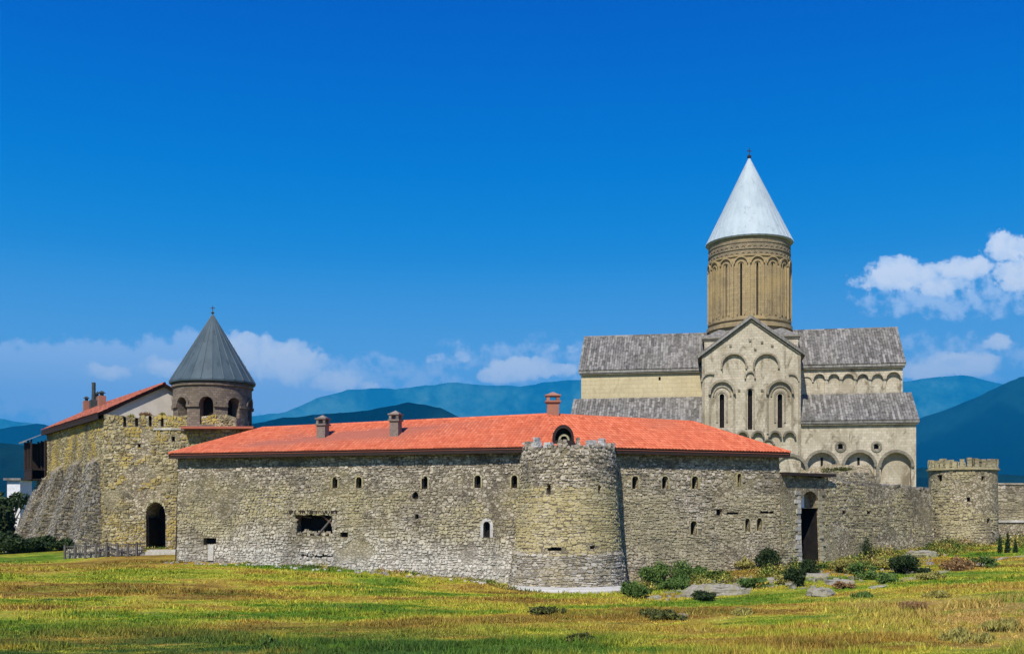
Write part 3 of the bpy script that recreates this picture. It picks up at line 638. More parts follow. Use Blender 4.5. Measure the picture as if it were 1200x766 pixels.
S = MB(); stones(S, TW, -hc, hc, 6.6, 9.2, 0.28, 0.2, 0.07, ops, wrap=True, rough=0.26, wand=0.5, skip=0.04); S.build('upper_rubble', M_rub, tower, 'stuff')
nm = 19
for k in range(nm):
    th = 2*math.pi*(k+0.5)/nm; m = MB(); z = 9.15; wd = random.uniform(0.22, 0.34); hgt = random.uniform(0.25, 0.6)
    while z < 9.15+hgt:
        h = random.uniform(0.12, 0.2); n_ = 2 if wd > 0.2 else 1
        for q in ((-0.5, 0.5) if n_ == 2 else (0,)):
            a = th+q*wd/3.0+random.uniform(-.012, .012)
            for dd in (-0.32, -0.08): m.box((tc_[0]+(3.06+dd)*math.sin(a), tc_[1]-(3.06+dd)*math.cos(a), z+h/2), (wd/2*random.uniform(.85, 1.1), 0.13, h*0.52), a, 0.22)
        z += h; wd *= random.uniform(0.75, 1.0)
    m.build('merlon', M_cap if k % 3 else M_rub, tower)
m = MB(); m.lathe(tc_, [(4.0, -0.6), (4.85, -0.6), (4.82, 0.08), (4.7, 0.17), (3.9, 0.3)], 56); m.build('plinth', M_concrete, tower)
# ================================================================== RESIDENCE (rampart with red roof)
A0, AP, A1 = (-24.65, 78.7), (2.86, 70.3), (19.3, 77.1)
FL, FR = Flat(A0, AP), Flat(AP, A1)
res = thing('rampart_residence', 'long stone rampart building with bright red tiled roof, bending behind the round tower', 'building', (A0[0], A0[1], 1.4))
FL.bat = lerp_fn((-1, 0.45), (2.5, 0.12), (9.3, 0)); FR.bat = FL.bat
opsL = [op_px(FL, 393, 565, 6, 13), op_px(FL, 421, 565, 6.5, 13), op_px(FL, 498, 565, 7, 15), op_px(FL, 560, 564, 7.5, 15), op_px(FL, 603, 564, 7, 15),
        op_px(FL, 571, 620, 8, 19), op_px(FL, 487, 580, 7, 8, 1, 0.3), op_px(FL, 247, 634, 15, 8, 0, 0.5), op_px(FL, 369, 614, 48, 27, 0, 1.1), op_px(FL, 371, 651, 34, 6, 0, 0.45), op_px(FL, 489, 605, 4, 5, 0, 0.3), op_px(FL, 404, 626, 9, 6, 0, 0.3)]
opsR = [op_px(FR, u, 565, 7.5, 15) for u in (744, 779, 814)]+[op_px(FR, 866, 562, 4.5, 15), op_px(FR, 842, 600, 6.5, 7, 0, 0.3), op_px(FR, 812, 618, 7.5, 16), op_px(FR, 875, 615, 5.5, 16), op_px(FR, 889, 614, 6, 15), op_px(FR, 858, 601, 14, 2.5, 0, 0.15), op_px(FR, 898, 600, 16, 2.5, 0, 0.15)]
for FF, ops, mc, ms in ((FL, opsL, M_core, M_rub), (FR, opsR, M_coreR, M_rubR)):
    W, B = MB(), MB(); wall_face(W, B, FF, 0, FF.L, -1, 9.25, ops, dz=1.0); wall_back(W, FF, 0, FF.L, -1, lambda q: 9.25, 8.6)
    W.build('wall', mc, res)
    big = MB()
    for o in ops:
        b1 = MB(); out = [(o['s']-o['w']/2, o['z']), (o['s']+o['w']/2, o['z'])]+arch_pts(o)
        b1.face([FF(p[0], -o['d']+0.01, p[1]) for p in out])
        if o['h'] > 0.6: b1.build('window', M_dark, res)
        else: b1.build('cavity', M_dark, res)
    S = MB(); stones(S, FF, 0, FF.L, -0.4, 8.95, 0.27, 0.185, 0.055, ops, rough=0.26, wand=0.45, skip=0.06, patch=0.66)
    S.build('rubble_stones', ms, res, 'stuff')
# surrounds and fallen beam details
m = MB(); o = opsL[5]; arch_ring(m, FL, o['s'], o['z']+o['h']-o['w']/2, o['w']/2, 0.2, -0.1, 0.05, leg=o['h']-o['w']/2); m.build('window_surround', M_cap, res, label='whitewashed arched window surround')
for FF, o in [(FL, q) for q in opsL[:5]]+[(FR, q) for q in opsR[:4]+opsR[5:8]]:
    m = MB(); arch_ring(m, FF, o['s'], o['z']+o['h']-o['w']/2, o['w']/2, 0.09, -0.1, 0.03, leg=o['h']-o['w']/2, n=8); m.build('window_surround', M_tan, res)
o = opsL[8]; m = MB(); m.tube(FL(o['s']+0.1, -0.3, o['z']), FL(o['s']+o['w']*0.42, -0.25, o['z']+o['h']*0.8), 0.1, 0.09, 6); m.build('fallen_beam', M_fence, res)
m = MB(); mbox(m, FL, o['s']-o['w']*0.6, o['s']+o['w']*0.56, lambda q: o['z']+o['h']-0.05, lambda q: o['z']+o['h']+0.16, -0.3, 0.13); m.build('lintel', M_wood, res)
for k, (a, b, c, d_) in enumerate(((-.5, .92, -.1, .78), (-.35, 1.0, .52, .9), (0.1, .98, .5, .35), (-.52, .5, -.3, 1.0))):
    m = MB(); m.tube(FL(o['s']+o['w']*a, -0.12-0.05*k, o['z']+o['h']*b), FL(o['s']+o['w']*c, -0.2-0.04*k, o['z']+o['h']*d_), 0.08, 0.06, 6); m.build('broken_timber', M_rust, res)
S = MB()
for k in range(60):
    q = o['s']+random.uniform(-.5, .5)*o['w']; S.box(FL(q, -random.uniform(0.1, 0.8), o['z']+0.05+abs(random.gauss(0, .12))), (0.12, 0.1, 0.08), random.uniform(0, 3), 0.3)
    e_ = random.choice((-1, 1)); S.box(FL(o['s']+e_*o['w']*random.uniform(.47, .53), -0.02, o['z']+random.uniform(0, 1)*o['h']), (0.13, 0.1, 0.1), random.uniform(0, 1), 0.3); S.box(FL(q, -0.02, o['z']+o['h']*random.uniform(.93, 1.05)), (0.15, 0.08, 0.09), random.uniform(0, 1), 0.3)
o = opsL[9]
for k in range(70):
    q = o['s']+random.uniform(-.62, .62)*o['w']; S.box(FL(q, 0.02-random.uniform(0, 0.3), o['z']+random.choice((-0.05, 1.02))*o['h']+random.gauss(0, .07)), (0.12, 0.1, 0.08), random.uniform(0, 3), 0.35)
for k in range(90):
    q = random.uniform(0, 26); p = FL(q, random.uniform(0.5, 1.6), 0); r__ = random.uniform(.05, .14); S.box((p[0], p[1], hz(p[0], p[1])+r__*.4), (r__, r__*.8, r__*.6), random.uniform(0, 3), 0.3)
S.build('fallen_rubble', M_rub, res, 'stuff')
o = opsL[7]; m = MB(); mbox(m, FL, o['s']-0.05, o['s']+0.4, 1.5, o['z'], -0.05, 0.12); m.build('niche_pillar', M_pale, res)
# roof
half = 4.45; ez = 9.28; oh = 0.75
def n2(F_): return (-F_.n[0], -F_.n[1])
def inter(p, d, q, e):
    det = d[0]*(-e[1])+e[0]*d[1]; rx, ry = q[0]-p[0], q[1]-p[1]; s_ = (rx*(-e[1])+e[0]*ry)/det; return (p[0]+d[0]*s_, p[1]+d[1]*s_)
def offp(F_, s_, d): return (F_.o[0]+F_.t[0]*s_+F_.n[0]*d, F_.o[1]+F_.t[1]*s_+F_.n[1]*d)
apex = inter(offp(FL, 0, -half), FL.t, offp(FR, 0, -half), FR.t); eap = inter(offp(FL, 0, oh), FL.t, offp(FR, 0, oh), FR.t); bap = inter(offp(FL, 0, -2*half), FL.t, offp(FR, 0, -2*half), FR.t)
rzL, rzA, rzR = 11.42, 11.85, 11.7
RL = (*offp(FL, half, -half), rzL); RA = (*apex, rzA); RR = (*offp(FR, FR.L-half, -half), rzR)
EL = (*offp(FL, -0.3, oh), ez); EA = (*eap, ez); ER = (*offp(FR, FR.L+oh*0.6, oh), ez)
BL = (*offp(FL, -0.3, -2*half-oh), ez); BA = (*bap, ez); BR = (*offp(FR, FR.L+oh*0.6, -2*half-oh), ez)
roof = MB()
for P in ((EL, EA, RA, RL), (EA, ER, RR, RA), (EL, RL, BL), (ER, BR, RR), (BL, RL, RA, BA), (BA, RA, RR, BR)): roof.face(list(P)); roof.face([(p[0], p[1], p[2]-0.12) for p in P])
ro = roof.build('roof', M_tile2, res)
def surf_tiles(W, E0, E1, R0, R1, **kw):                     # tiles on the quad eave E0-E1, ridge R0-R1
    E0, E1, R0, R1 = map(Vector, (E0, E1, R0, R1)); t_ = (E1-E0).normalized(); L = (E1-E0).length
    n = (E1-E0).cross(R0-E0).normalized(); n = n if n.z > 0 else -n
    up = n.cross(t_); up = up if up.z > 0 else -up
    a0, q0 = (R0-E0).dot(t_), (R0-E0).dot(up); a1, q1 = L-(R1-E0).dot(t_), (R1-E0).dot(up)
    dv = R1-(E0+t_*(L-a1)+up*q1); den = max(L-a0-a1, 1e-3); i0 = len(W.v)
    tile_fn(W, E0, t_, up, n, L, a0, q0, a1, q1, **kw)
    for i in range(i0, len(W.v)):
        p = W.v[i]; W.v[i] = (p[0], p[1], p[2]+0.07*(pfbm(p[0]*0.5, p[1]*0.5+p[2])-0.45))
    if dv.length > 0.02 and (R1-R0).length > 0.1:
        for i in range(i0, len(W.v)):
            p = Vector(W.v[i]); r_ = p-E0; k = min(max((r_.dot(t_)-a0)/den, 0), 1)*min(max(r_.dot(up)/max(q1, .1), 0), 1.02); W.v[i] = tuple(p+dv*k)
def tile_fn(W, E0, t_, up, nn, L, a0, q0, a1, q1, tw=0.26, course=0.42, lift=0.06, flat=False, jit=0.0):
    n = int(L/tw); kmin, kmax = 0, n
    kmin = int(min(0, a0)/(L/n)) - (1 if a0 < 0 else 0); kmax = n+int(-min(0, a1)/(L/n))+(1 if a1 < 0 else 0)
    for k in range(kmin, kmax):
        a, b = k*L/n, (k+1)*L/n; m = (a+b)/2
        lo, hi = 0.0, q0+(q1-q0)*min(max((m-a0)/max(L-a0-a1, 1e-3), 0), 1)
        if a0 > 0 and m < a0: hi = min(hi, q0*m/a0)
        if a1 > 0 and m > L-a1: hi = min(hi, q1*(L-m)/a1)
        if m < 0: lo = q0*(-m)/(-a0) if a0 < 0 else 9e9
        if m > L: lo = q1*(m-L)/(-a1) if a1 < 0 else 9e9
        q = lo
        first = True
        while q < hi-0.04:
            q2 = min(q+course*(random.uniform(0.5, 1) if (first and jit) else 1)*(1+random.uniform(-jit, jit)), hi); j = random.uniform(0, jit)*0.06; first = False
            if flat: sec = [(a+0.015, -0.02), (a+0.02, lift), (b-0.02, lift), (b-0.015, -0.02)]
            else: sec = [(a-0.01, 0.0), (a+(b-a)*0.28, lift), (a+(b-a)*0.72, lift), (b+0.01, 0.0)]
            P = [tuple(E0+t_*s_+up*q+nn*(h+0.03+j)) for s_, h in sec]+[tuple(E0+t_*s_+up*(q2+0.02)+nn*(h+0.002+j)) for s_, h in sec]
            i = W.pts(P)
            for c in range(3): W.f.append((i+c, i+c+1, i+5+c, i+4+c))
            W.f.append((i+3, i+2, i+1, i)); q = q2
T = MB()
surf_tiles(T, EL, EA, RL, RA); surf_tiles(T, EA, ER, RA, RR); surf_tiles(T, ER, BR, RR, RR); surf_tiles(T, BL, EL, RL, RL)
surf_tiles(T, BR, BA, RR, RA, tw=0.5, course=0.8); surf_tiles(T, BA, BL, RA, RL, tw=0.5, course=0.8)
T.build('roof_tiles', M_tile, ro, 'stuff')
T = MB(); ridge_caps(T, RL, RA); ridge_caps(T, RA, RR); ridge_caps(T, EL, RL); ridge_caps(T, ER, RR); T.build('ridge_tiles', M_tile, ro, 'stuff')
# dark boxed eave
m = MB()
for FF, a, b in ((FL, EL, EA), (FR, EA, ER)):
    av, bv = Vector(a), Vector(b); n_ = Vector((FF.n[0], FF.n[1], 0))
    def q4(p, q, d0, d1, z0, z1):
        P = [p-n_*d0, q-n_*d0, q-n_*d1, p-n_*d1]
        lo = [tuple(Vector((r_.x, r_.y, z0))) for r_ in P]; hi = [tuple(Vector((r_.x, r_.y, z1))) for r_ in P]
        i = m.pts(lo+hi)
        for f in ((3, 2, 1, 0), (4, 5, 6, 7), (0, 1, 5, 4), (1, 2, 6, 5), (2, 3, 7, 6), (3, 0, 4, 7)): m.f.append(tuple(i+k for k in f))
    q4(av, bv, 0.04, 0.1, ez-0.36, ez-0.01); q4(av, bv, 0.1, oh+0.05, ez-0.33, ez-0.24)
m.build('eave_board', M_wood, ro)
def chimney(x, y, z0, z1, r, mt, parent, arcade=True, rz=0.3):
    m = MB(); m.box((x, y, (z0+z1)/2), (r, r, (z1-z0)/2), rz); ch = m.build('chimney', mt, parent)
    c = MB(); c.box((x, y, z1+0.04), (r*1.3, r*1.3, 0.06), rz)
    if arcade:
        for a in range(4):
            t_ = rz+math.pi/4+a*math.pi/2; c.box((x+r*1.15*math.cos(t_), y+r*1.15*math.sin(t_), z1+0.26), (r*0.27, r*0.27, 0.18), rz)
        c.box((x, y, z1+0.47), (r*1.3, r*1.3, 0.05), rz)
        i = c.pts([(x+r*1.5*math.cos(rz+math.pi/4+k*math.pi/2), y+r*1.5*math.sin(rz+math.pi/4+k*math.pi/2), z1+0.52) for k in range(4)]+[(x, y, z1+0.75)])
        for k in range(4): c.f.append((i+k, i+(k+1) % 4, i+4))
    c.build('chimney_cap', mt, ch)
for (u, vt, dd) in ((381, 497, -2.1), (466, 492, -2.1)):
    q, z1 = FL.at(u, vt, dd); p = FL(q, dd, 0); chimney(p[0], p[1], 9.8, z1-0.1, 0.33, M_chstone, ro, True, -0.3)
q, z1 = FL.at(657, 470, -half-0.3); chimney(apex[0]+0.25, apex[1]+0.3, 11.2, 12.75, 0.42, M_brick, ro, True, 0.0)
# arched dormer on the roof above the tower parapet
p = (3.36, 69.75); m = MB()
prof = [(0.70*math.cos(math.pi*k/12), 1.05*math.sin(math.pi*k/12)**0.8) for k in range(13)]
i = m.pts([(p[0]+x, p[1], 9.68+z) for x, z in prof]+[(p[0]+x, p[1]+2.6, 9.68+z) for x, z in prof]+[(p[0]+x*0.78, p[1], 9.68+z*0.78) for x, z in prof])
for k in range(12): m.f += [(i+k, i+k+1, i+13+k+1, i+13+k), (i+k, i+k+1, i+26+k+1, i+26+k)]
m.box((p[0], p[1]+0.3, 9.4), (0.7, 0.3, 0.3))
dm = m.build('dormer', M_wood, ro)
m = MB(); m.face([(p[0]+x*0.93, p[1]+0.35, 9.68+z*0.93) for x, z in prof]); m.build('dormer_opening', M_dark, dm)
m = MB(); arch_ring(m, Flat((0, p[1]+0.1), (10, p[1]+0.1)), p[0]+0.04, 9.75, 0.24, 0.12, -0.15, 0.08, leg=0.1, n=8); m.build('dormer_arch', M_rubS, dm)

# ================================================================== CURTAIN WALL WITH TALL PORTAL
K0, K1 = (19.3, 77.1), (35.6, 90.4); FK = Flat(K0, K1); FK.bat = lerp_fn((0, 0.3), (3, 0.05), (9, 0))
cur = thing('curtain_wall', 'lower tan stone wall with a tall dark portal, running from the red roofed wing to the corner tower', 'wall', (K0[0], K0[1], 1.2))
po = op_px(FK, 948, 628, 21, 66, 0, 1.8); pa_ = OP(po['s']+0.1, po['z']+po['h']+0.02, po['w']*1.0, 1.25, 1, 0.8)
base_top = lambda q: float(np.interp(q, [0, 2, 6, 6.3, 12, 20.9], [7.75, 7.7, 7.6, 7.25, 7.1, 6.95]))
top = ragged(base_top, 0.12, 0.6, 5)
opk = [po, pa_, op_px(FK, 989, 600, 4, 4, 0, 0.3), op_px(FK, 1018, 600, 5, 4, 0, 0.3)]
W, B = MB(), MB(); wall_face(W, B, FK, 0, FK.L, 0, 6.9, opk, ds=0.6, dz=1.0, top=top); wall_back(W, FK, 0, FK.L, 0, top, 1.9, ds=0.6); W.build('wall', M_coreR, cur)
each(B, 'portal_opening', M_dark, cur, B.f[:1]); each(B, 'cavity', M_dark, cur, B.f[2:])
m = MB(); mbox(m, FK, pa_['s']-pa_['w']*0.42, pa_['s']-0.05, pa_['z'], pa_['z']+0.95, -0.7, -0.5); m.build('tympanum_light', M_white, cur)  # white slab standing in for light seen through the tympanum
m = MB(); m.face([FK(x, -0.78, z) for x, z in [(pa_['s']-pa_['w']/2, pa_['z']), (pa_['s']+pa_['w']/2, pa_['z'])]+arch_pts(pa_)]); m.build('tympanum', M_churchD, cur)
m = MB(); mbox(m, FK, 0.2, 6.4, 7.68, 7.9, -1.2, 0.45); m.build('timber_ledge', M_wood, cur)
for sg, mt in ((-1, M_pale), (1, M_rubR)):
    m = MB(); z = 0.8; k = 0
    while z < po['z']+po['h']+1.0:
        h = random.uniform(0.25, 0.42); wq = (0.62 if k % 2 else 0.36)*random.uniform(0.8, 1.2); a = po['s']+sg*(po['w']/2+0.01); b = a+sg*wq
        mbox(m, FK, min(a, b), max(a, b), z+0.015, z+h-0.015, -0.3, 0.06+random.uniform(-.03, .04)); z += h; k += 1
    m.build('jamb_stones', mt, cur, 'stuff')
for a in (po['s']+po['w']/2-0.14, po['s']-po['w']/2+0.03):
    m = MB(); mbox(m, FK, a, a+0.11, 1.25, po['z']+po['h']-0.03, -1.75, -0.12); m.build('shade_panel', M_dark, cur)  # added dark panels covering the sunlit jambs so the portal stays black
S = MB(); stones(S, FK, 0, FK.L, 0.6, 7.9, 0.34, 0.22, 0.045, opk, top=top, rough=0.24, skip=0.1, wand=0.4, patch=0.50); S.build('rubble_stones', M_rubS, cur, 'stuff')
S = MB()
for q in np.arange(0.3, FK.L, 0.42): 
    if not 0.2 < q < 6.3: S.box(FK(q, -0.5+random.uniform(-.3, .3), top(q)+0.05), (0.2, 0.3, 0.12), random.uniform(0, 3), 0.35)
S.build('coping_stones', M_but, cur, 'stuff')

# ================================================================== CORNER TOWER
c2 = (39.3, 93.0); CT = Cyl(c2, 2.8, lerp_fn((0, 3.05), (3.5, 2.85), (10, 2.78)))
ct = thing('round_tower', 'smaller weathered round tower with slotted battlements at the far corner of the walls', 'tower', (c2[0], c2[1], 2))
ops = [op_px(CT, 1152, 560, 4, 5, 0, .3), op_px(CT, 1135, 585, 4, 5, 0, .3), op_px(CT, 1158, 611, 4, 7, 0, .4), op_px(CT, 1101, 560, 6, 8, 0, .3)]
W, B = MB(), MB(); hc = math.pi*2.8; wall_face(W, B, CT, -hc, hc, 0.5, 8.75, ops, ds=0.45, dz=1.0); W.lathe(c2, [(2.78, 8.75), (2.3, 8.75), (2.3, 8), (0, 8)], 36)
W.build('wall', M_coreR, ct); each(B, 'cavity', M_dark, ct)
S = MB(); stones(S, CT, -hc, hc, 1.4, 8.8, 0.32, 0.22, 0.055, ops, wrap=True, skip=0.1, rough=0.24, wand=0.4, patch=0.52); S.build('rubble_stones', M_rubS, ct, 'stuff')
for k in range(30):
    th = 2*math.pi*k/30; m = MB(); z = 8.74; tz_ = 9.45+random.uniform(-.15, .12); wd = 0.36
    while z < tz_:
        h = random.uniform(0.13, 0.22)
        for dd in (-0.34, -0.1): m.box((c2[0]+(2.8+dd)*math.sin(th), c2[1]-(2.8+dd)*math.cos(th), z+h/2), (wd/2*random.uniform(.8, 1.05), 0.14, h*0.52), th, 0.18)
        z += h
    m.build('merlon', M_rubS, ct)
m = MB(); m.lathe(c2, [(2.86, 8.6), (2.98, 8.62), (2.98, 8.74), (2.8, 8.78)], 36); m.build('string_course', M_tan, ct)

# ================================================================== FAR WALL (right)
FW = Flat((41.6, 94.6), (70, 101)); fw = thing('boundary_wall', 'straight grey stone wall running on beyond the smaller corner tower', 'wall', (41.6, 94.6, 2))
W = MB(); B = MB(); tp = ragged(7.5, 0.05, 0.8, 9); wall_face(W, B, FW, 0, FW.L, 0, 7.3, (), top=tp); wall_back(W, FW, 0, FW.L, 0, tp, 0.9); W.build('wall', M_coreR, fw)
S = MB(); stones(S, FW, 0, 16, 4.3, 7.5, 0.5, 0.2, 0.04, rough=0.08, top=tp); S.build('wall_stones', M_rubR, fw, 'stuff')
m = MB(); mbox(m, FW, 0, FW.L, 4.1, 4.3, 0, 0.12, 3); m.build('string_course', M_pale, fw)
m = MB(); mbox(m, FW, 0, FW.L, 7.48, 7.62, -0.95, 0.1, 3); m.build('coping', M_rubR, fw)

# ================================================================== GATEHOUSE WALL (left)
G0, G1 = (-34.4, 90.0), (-23.0, 89.0); FG = Flat(G0, G1); S0 = (-47.6, 109.2); FS = Flat(S0, G0)
gate = thing('gatehouse', 'tall lichen yellow stone gatehouse wall with a dark pointed archway and sloping buttresses', 'building', (G0[0], G0[1], 1.9))
ga = op_px(FG, 182.5, 616, 23, 56, 2, 2.6)
topg = ragged(lambda q: float(np.interp(q, [0, 1, 3, 5, 8, 12], [13.1, 13.15, 13.0, 13.15, 13.2, 13.0])), 0.16, 0.4, 12)
opg = [ga]+[op_px(FG, u, 496, 3.5, 7, 0, .4) for u in (146, 160, 176, 190)]+[op_px(FG, 203, 514, 4, 6, 0, .3), op_px(FG, 163, 522, 4, 5, 0, .3)]
W, B = MB(), MB(); wall_face(W, B, FG, 0, FG.L, 0.8, 12.7, opg, ds=0.5, dz=1.2, top=topg); wall_back(W, FG, 0, FG.L, 0.8, topg, 3.2, ds=0.5)
wall_face(W, B, FS, 0, FS.L, 0.8, 13.3, (), dz=2); wall_back(W, FS, 0, FS.L, 0.8, lambda q: 13.3, 1.0)
W.build('wall', M_coreR, gate)
Bg = MB(); Bg.v = B.v; Bg.f = B.f[:1]; Bg.build('gateway', M_dark, gate); each(B, 'putlog_hole', M_dark, gate, B.f[1:])
S = MB(); stones(S, FG, 0, FG.L, 1.4, 13.3, 0.34, 0.24, 0.075, opg, top=topg, skip=0.08, rough=0.25, wand=0.4, patch=0.64); stones(S, FS, 0, FS.L, 1.4, 13.2, 0.4, 0.22, 0.05)
S.build('rubble_stones', M_yel, gate, 'stuff')
m = MB(); o = ga; pts = arch_pts(o, 12)
for a, b in zip(pts[:-1], pts[1:]): mbox(m, FG, min(a[0], b[0]), max(a[0], b[0])+0.001, max(a[1], b[1]), max(a[1], b[1])+0.28, -0.2, 0.07, 2)
m.build('archway_stones', M_tan, gate)
for q0_, q1_ in ((ga['s']+ga['w']/2-0.12, ga['s']+ga['w']/2-0.02), (ga['s']-ga['w']/2+0.02, ga['s']-ga['w']/2+0.12)):
    m = MB(); mbox(m, FG, q0_, q1_, 1.6, ga['z']+ga['h']-1.3, -2.55, -0.3); m.build('shade_panel', M_dark, gate)  # panels added over the reveals to keep the archway dark
m = MB(); mbox(m, FG, 4.3, FG.L, 11.9, 12.06, -0.1, 0.14); m.build('string_course', M_pale, gate)
def buttress(F_, s0, s1, zt, d0, d1, zb=1.0, mt=M_but):
    Bt = Flat((0, 0), (1, 0)); f = lambda q, d, z: F_(q, d+(d1+(d0-d1)*(z-zb)/(zt-zb)), z)
    m = MB(); mid = (s0+s1)/2; hw = (s1-s0)/2
    def fz(q, d, z):
        k = (zt-z)/(zt-zb); return f(mid+(q-mid)*(0.8+0.3*k), d, z)
    wall_face(m, MB(), fz, s0, s1, zb, zt, (), ds=0.6, dz=0.8)
    for q in (s0, s1):
        zs = np.linspace(zb, zt, 8)
        for a, b in zip(zs[:-1], zs[1:]):
            m.face([fz(q, 0, a), F_(mid+(q-mid)*(0.8+0.3*(zt-a)/(zt-zb)), -0.1, a), F_(mid+(q-mid)*(0.8+0.3*(zt-b)/(zt-zb)), -0.1, b), fz(q, 0, b)])
    m.face([fz(s0, 0, zt), fz(s1, 0, zt), F_(mid+hw*0.8, -0.2, zt+0.9), F_(mid-hw*0.8, -0.2, zt+0.9)])
    for q, sg in ((s0, -1), (s1, 1)): m.face([fz(q, 0, zt), F_(mid+sg*hw*0.8, -0.2, zt+0.9), F_(mid+sg*hw*0.8, -0.2, zt)])
    b = m.build('buttress', M_coreR, gate); S = MB(); stones(S, fz, s0, s1, zb, zt, 0.36, 0.22, 0.07)
    fr = lambda q, d, z: Vector(F_(mid+hw*(0.8+0.3*(zt-z)/(zt-zb)), -0.05, z)).lerp(Vector(fz(s1, 0, z)), q)+Vector((F_.t[0]*d, F_.t[1]*d, 0))
    stones(S, lambda q, d, z: tuple(fr(q/2.5, d, z)), 0, 2.5, zb, zt, 0.4, 0.24, 0.06)
    S.build('rubble_stones', mt, b, 'stuff')
buttress(FS, 18.9, 22.4, 9.1, 0.6, 2.3)
buttress(FS, 12.2, 15.6, 9.1, 0.6, 3.0)
buttress(FS, 4.6, 8.2, 8.9, 0.6, 3.2)
buttress(FS, -2.6, 0.8, 8.2, 0.5, 3.4)
# grass growing on the wall top
for k, (u, n) in enumerate(((152, 260), (168, 420), (184, 340), (222, 160))):
    q, _ = FG.at(u, 490); p = FG(q, -0.6, topg(q)); plant('wall_weeds', ['sparse weed tuft near the gable end on the gatehouse wall top', 'widest dry weed tuft on the gatehouse wall top', 'dry weed tuft on the gatehouse wall above the archway', 'small weed tuft on the wall top under the bell tower'][k], 'weeds', p[0], p[1], 1.3+0.2*(k == 1), 0.5, M_leafR if k % 2 else M_leafY, n, 0.06, 5, 'weeds on the wall top', 1.0, False, z=p[2]-0.1, dp=0.35)

# ================================================================== GABLED HOUSE behind gatehouse wall
rd = Vector((-FS.t[0], -FS.t[1], 0)); pr = Vector((FS.t[1]*-1, FS.t[0], 0)); pr = Vector((-FS.n[0], -FS.n[1], 0))
gh = thing('gabled_house', 'house with old red tile roof and plain cream gable wall behind the gatehouse wall', 'building', (-34, 92, 2))
E = Vector((G0[0], G0[1], 13.35)) - pr*0.55 - rd*0.1; hw = 5.2; rise = 2.85
Rg = Vector((G0[0], G0[1], 13.35+rise))+pr*(hw-0.2)-rd*0.1; E2 = Vector((G0[0], G0[1], 13.35))+pr*(2*hw)-rd*0.1; LEN = 23.6
m = MB()
for P in ([E, E+rd*LEN, Rg+rd*LEN, Rg], [E2, Rg, Rg+rd*LEN, E2+rd*LEN]):
    m.face([tuple(p) for p in P]); m.face([tuple(p-Vector((0, 0, 0.14))) for p in P])
rfo = m.build('roof', M_tile2, gh)
T = MB(); surf_tiles(T, E+rd*LEN, E, Rg+rd*LEN, Rg, tw=0.3, course=0.5, jit=0.1); surf_tiles(T, E2, E2+rd*LEN, Rg, Rg+rd*LEN, tw=0.5, course=0.8); T.build('roof_tiles', M_tile2, rfo, 'stuff')
T = MB(); ridge_caps(T, Rg+rd*LEN, Rg); T.build('ridge_tiles', M_tile2, rfo, 'stuff')
m = MB()
for a, b in ((E, Rg), (Rg, E2)):
    for off_, z0, z1 in ((0.0, -0.30, -0.02),):
        i = m.pts([tuple(a+rd*0.06+Vector((0, 0, z0))), tuple(b+rd*0.06+Vector((0, 0, z0))), tuple(b+rd*0.06+Vector((0, 0, z1))), tuple(a+rd*0.06+Vector((0, 0, z1))), tuple(a+rd*0.2+Vector((0, 0, z0))), tuple(b+rd*0.2+Vector((0, 0, z0)))])
        m.f += [(i, i+1, i+2, i+3), (i, i+4, i+5, i+1)]
a, b = E, E+rd*LEN
for z0, z1, k in ((-0.5, -0.02, 0.03),):
    m.face([tuple(a+pr*k+Vector((0, 0, z0))), tuple(b+pr*k+Vector((0, 0, z0))), tuple(b+pr*k+Vector((0, 0, z1))), tuple(a+pr*k+Vector((0, 0, z1)))])
    m.face([tuple(a+pr*k+Vector((0, 0, z0))), tuple(b+pr*k+Vector((0, 0, z0))), tuple(b+pr*0.7+Vector((0, 0, z0+0.1))), tuple(a+pr*0.7+Vector((0, 0, z0+0.1)))])
m.build('barge_board', M_wood, rfo)
m = MB(); gb = rd*0.35; a, b, c = E+pr*0.6+gb, E2-pr*0.5+gb, Rg+gb
m.face([(a.x, a.y, 2), (b.x, b.y, 2), (b.x, b.y, b.z-0.1), (c.x, c.y, c.z-0.15), (a.x, a.y, a.z-0.1)])
a2, b2, c2_ = a+rd*22.5, b+rd*22.5, c+rd*22.5
m.face([(a2.x, a2.y, 2), (b2.x, b2.y, 2), (b2.x, b2.y, b2.z-0.1), (c2_.x, c2_.y, c2_.z-0.15), (a2.x, a2.y, a2.z-0.1)]); m.face([(b.x, b.y, 2), (b2.x, b2.y, 2), (b2.x, b2.y, b2.z), (b.x, b.y, b.z)])
m.build('gable_wall', M_plaster, gh)
def on_roof(u, v, k=0.5):                                   # point on the left slope fraction k up
    A_, B_ = E.lerp(Rg, k), (E+rd*LEN).lerp(Rg+rd*LEN, k); best = None
    for i in range(101):
        p = A_.lerp(B_, i/100); uu = 600+F*p.x/p.y
        if best is None or abs(uu-u) < best[0]: best = (abs(uu-u), p)
    return best[1]
p = on_roof(110, 0, 0.85); zt = CZ+(600-448)*p.y/F; m = MB(); m.box((p.x, p.y, p.z+0.25), (0.35, 0.35, 0.55), 0.6); m.tube((p.x, p.y, p.z), (p.x, p.y, zt), 0.2, 0.2, 10); m.build('flue_pipe', M_pipe, rfo)
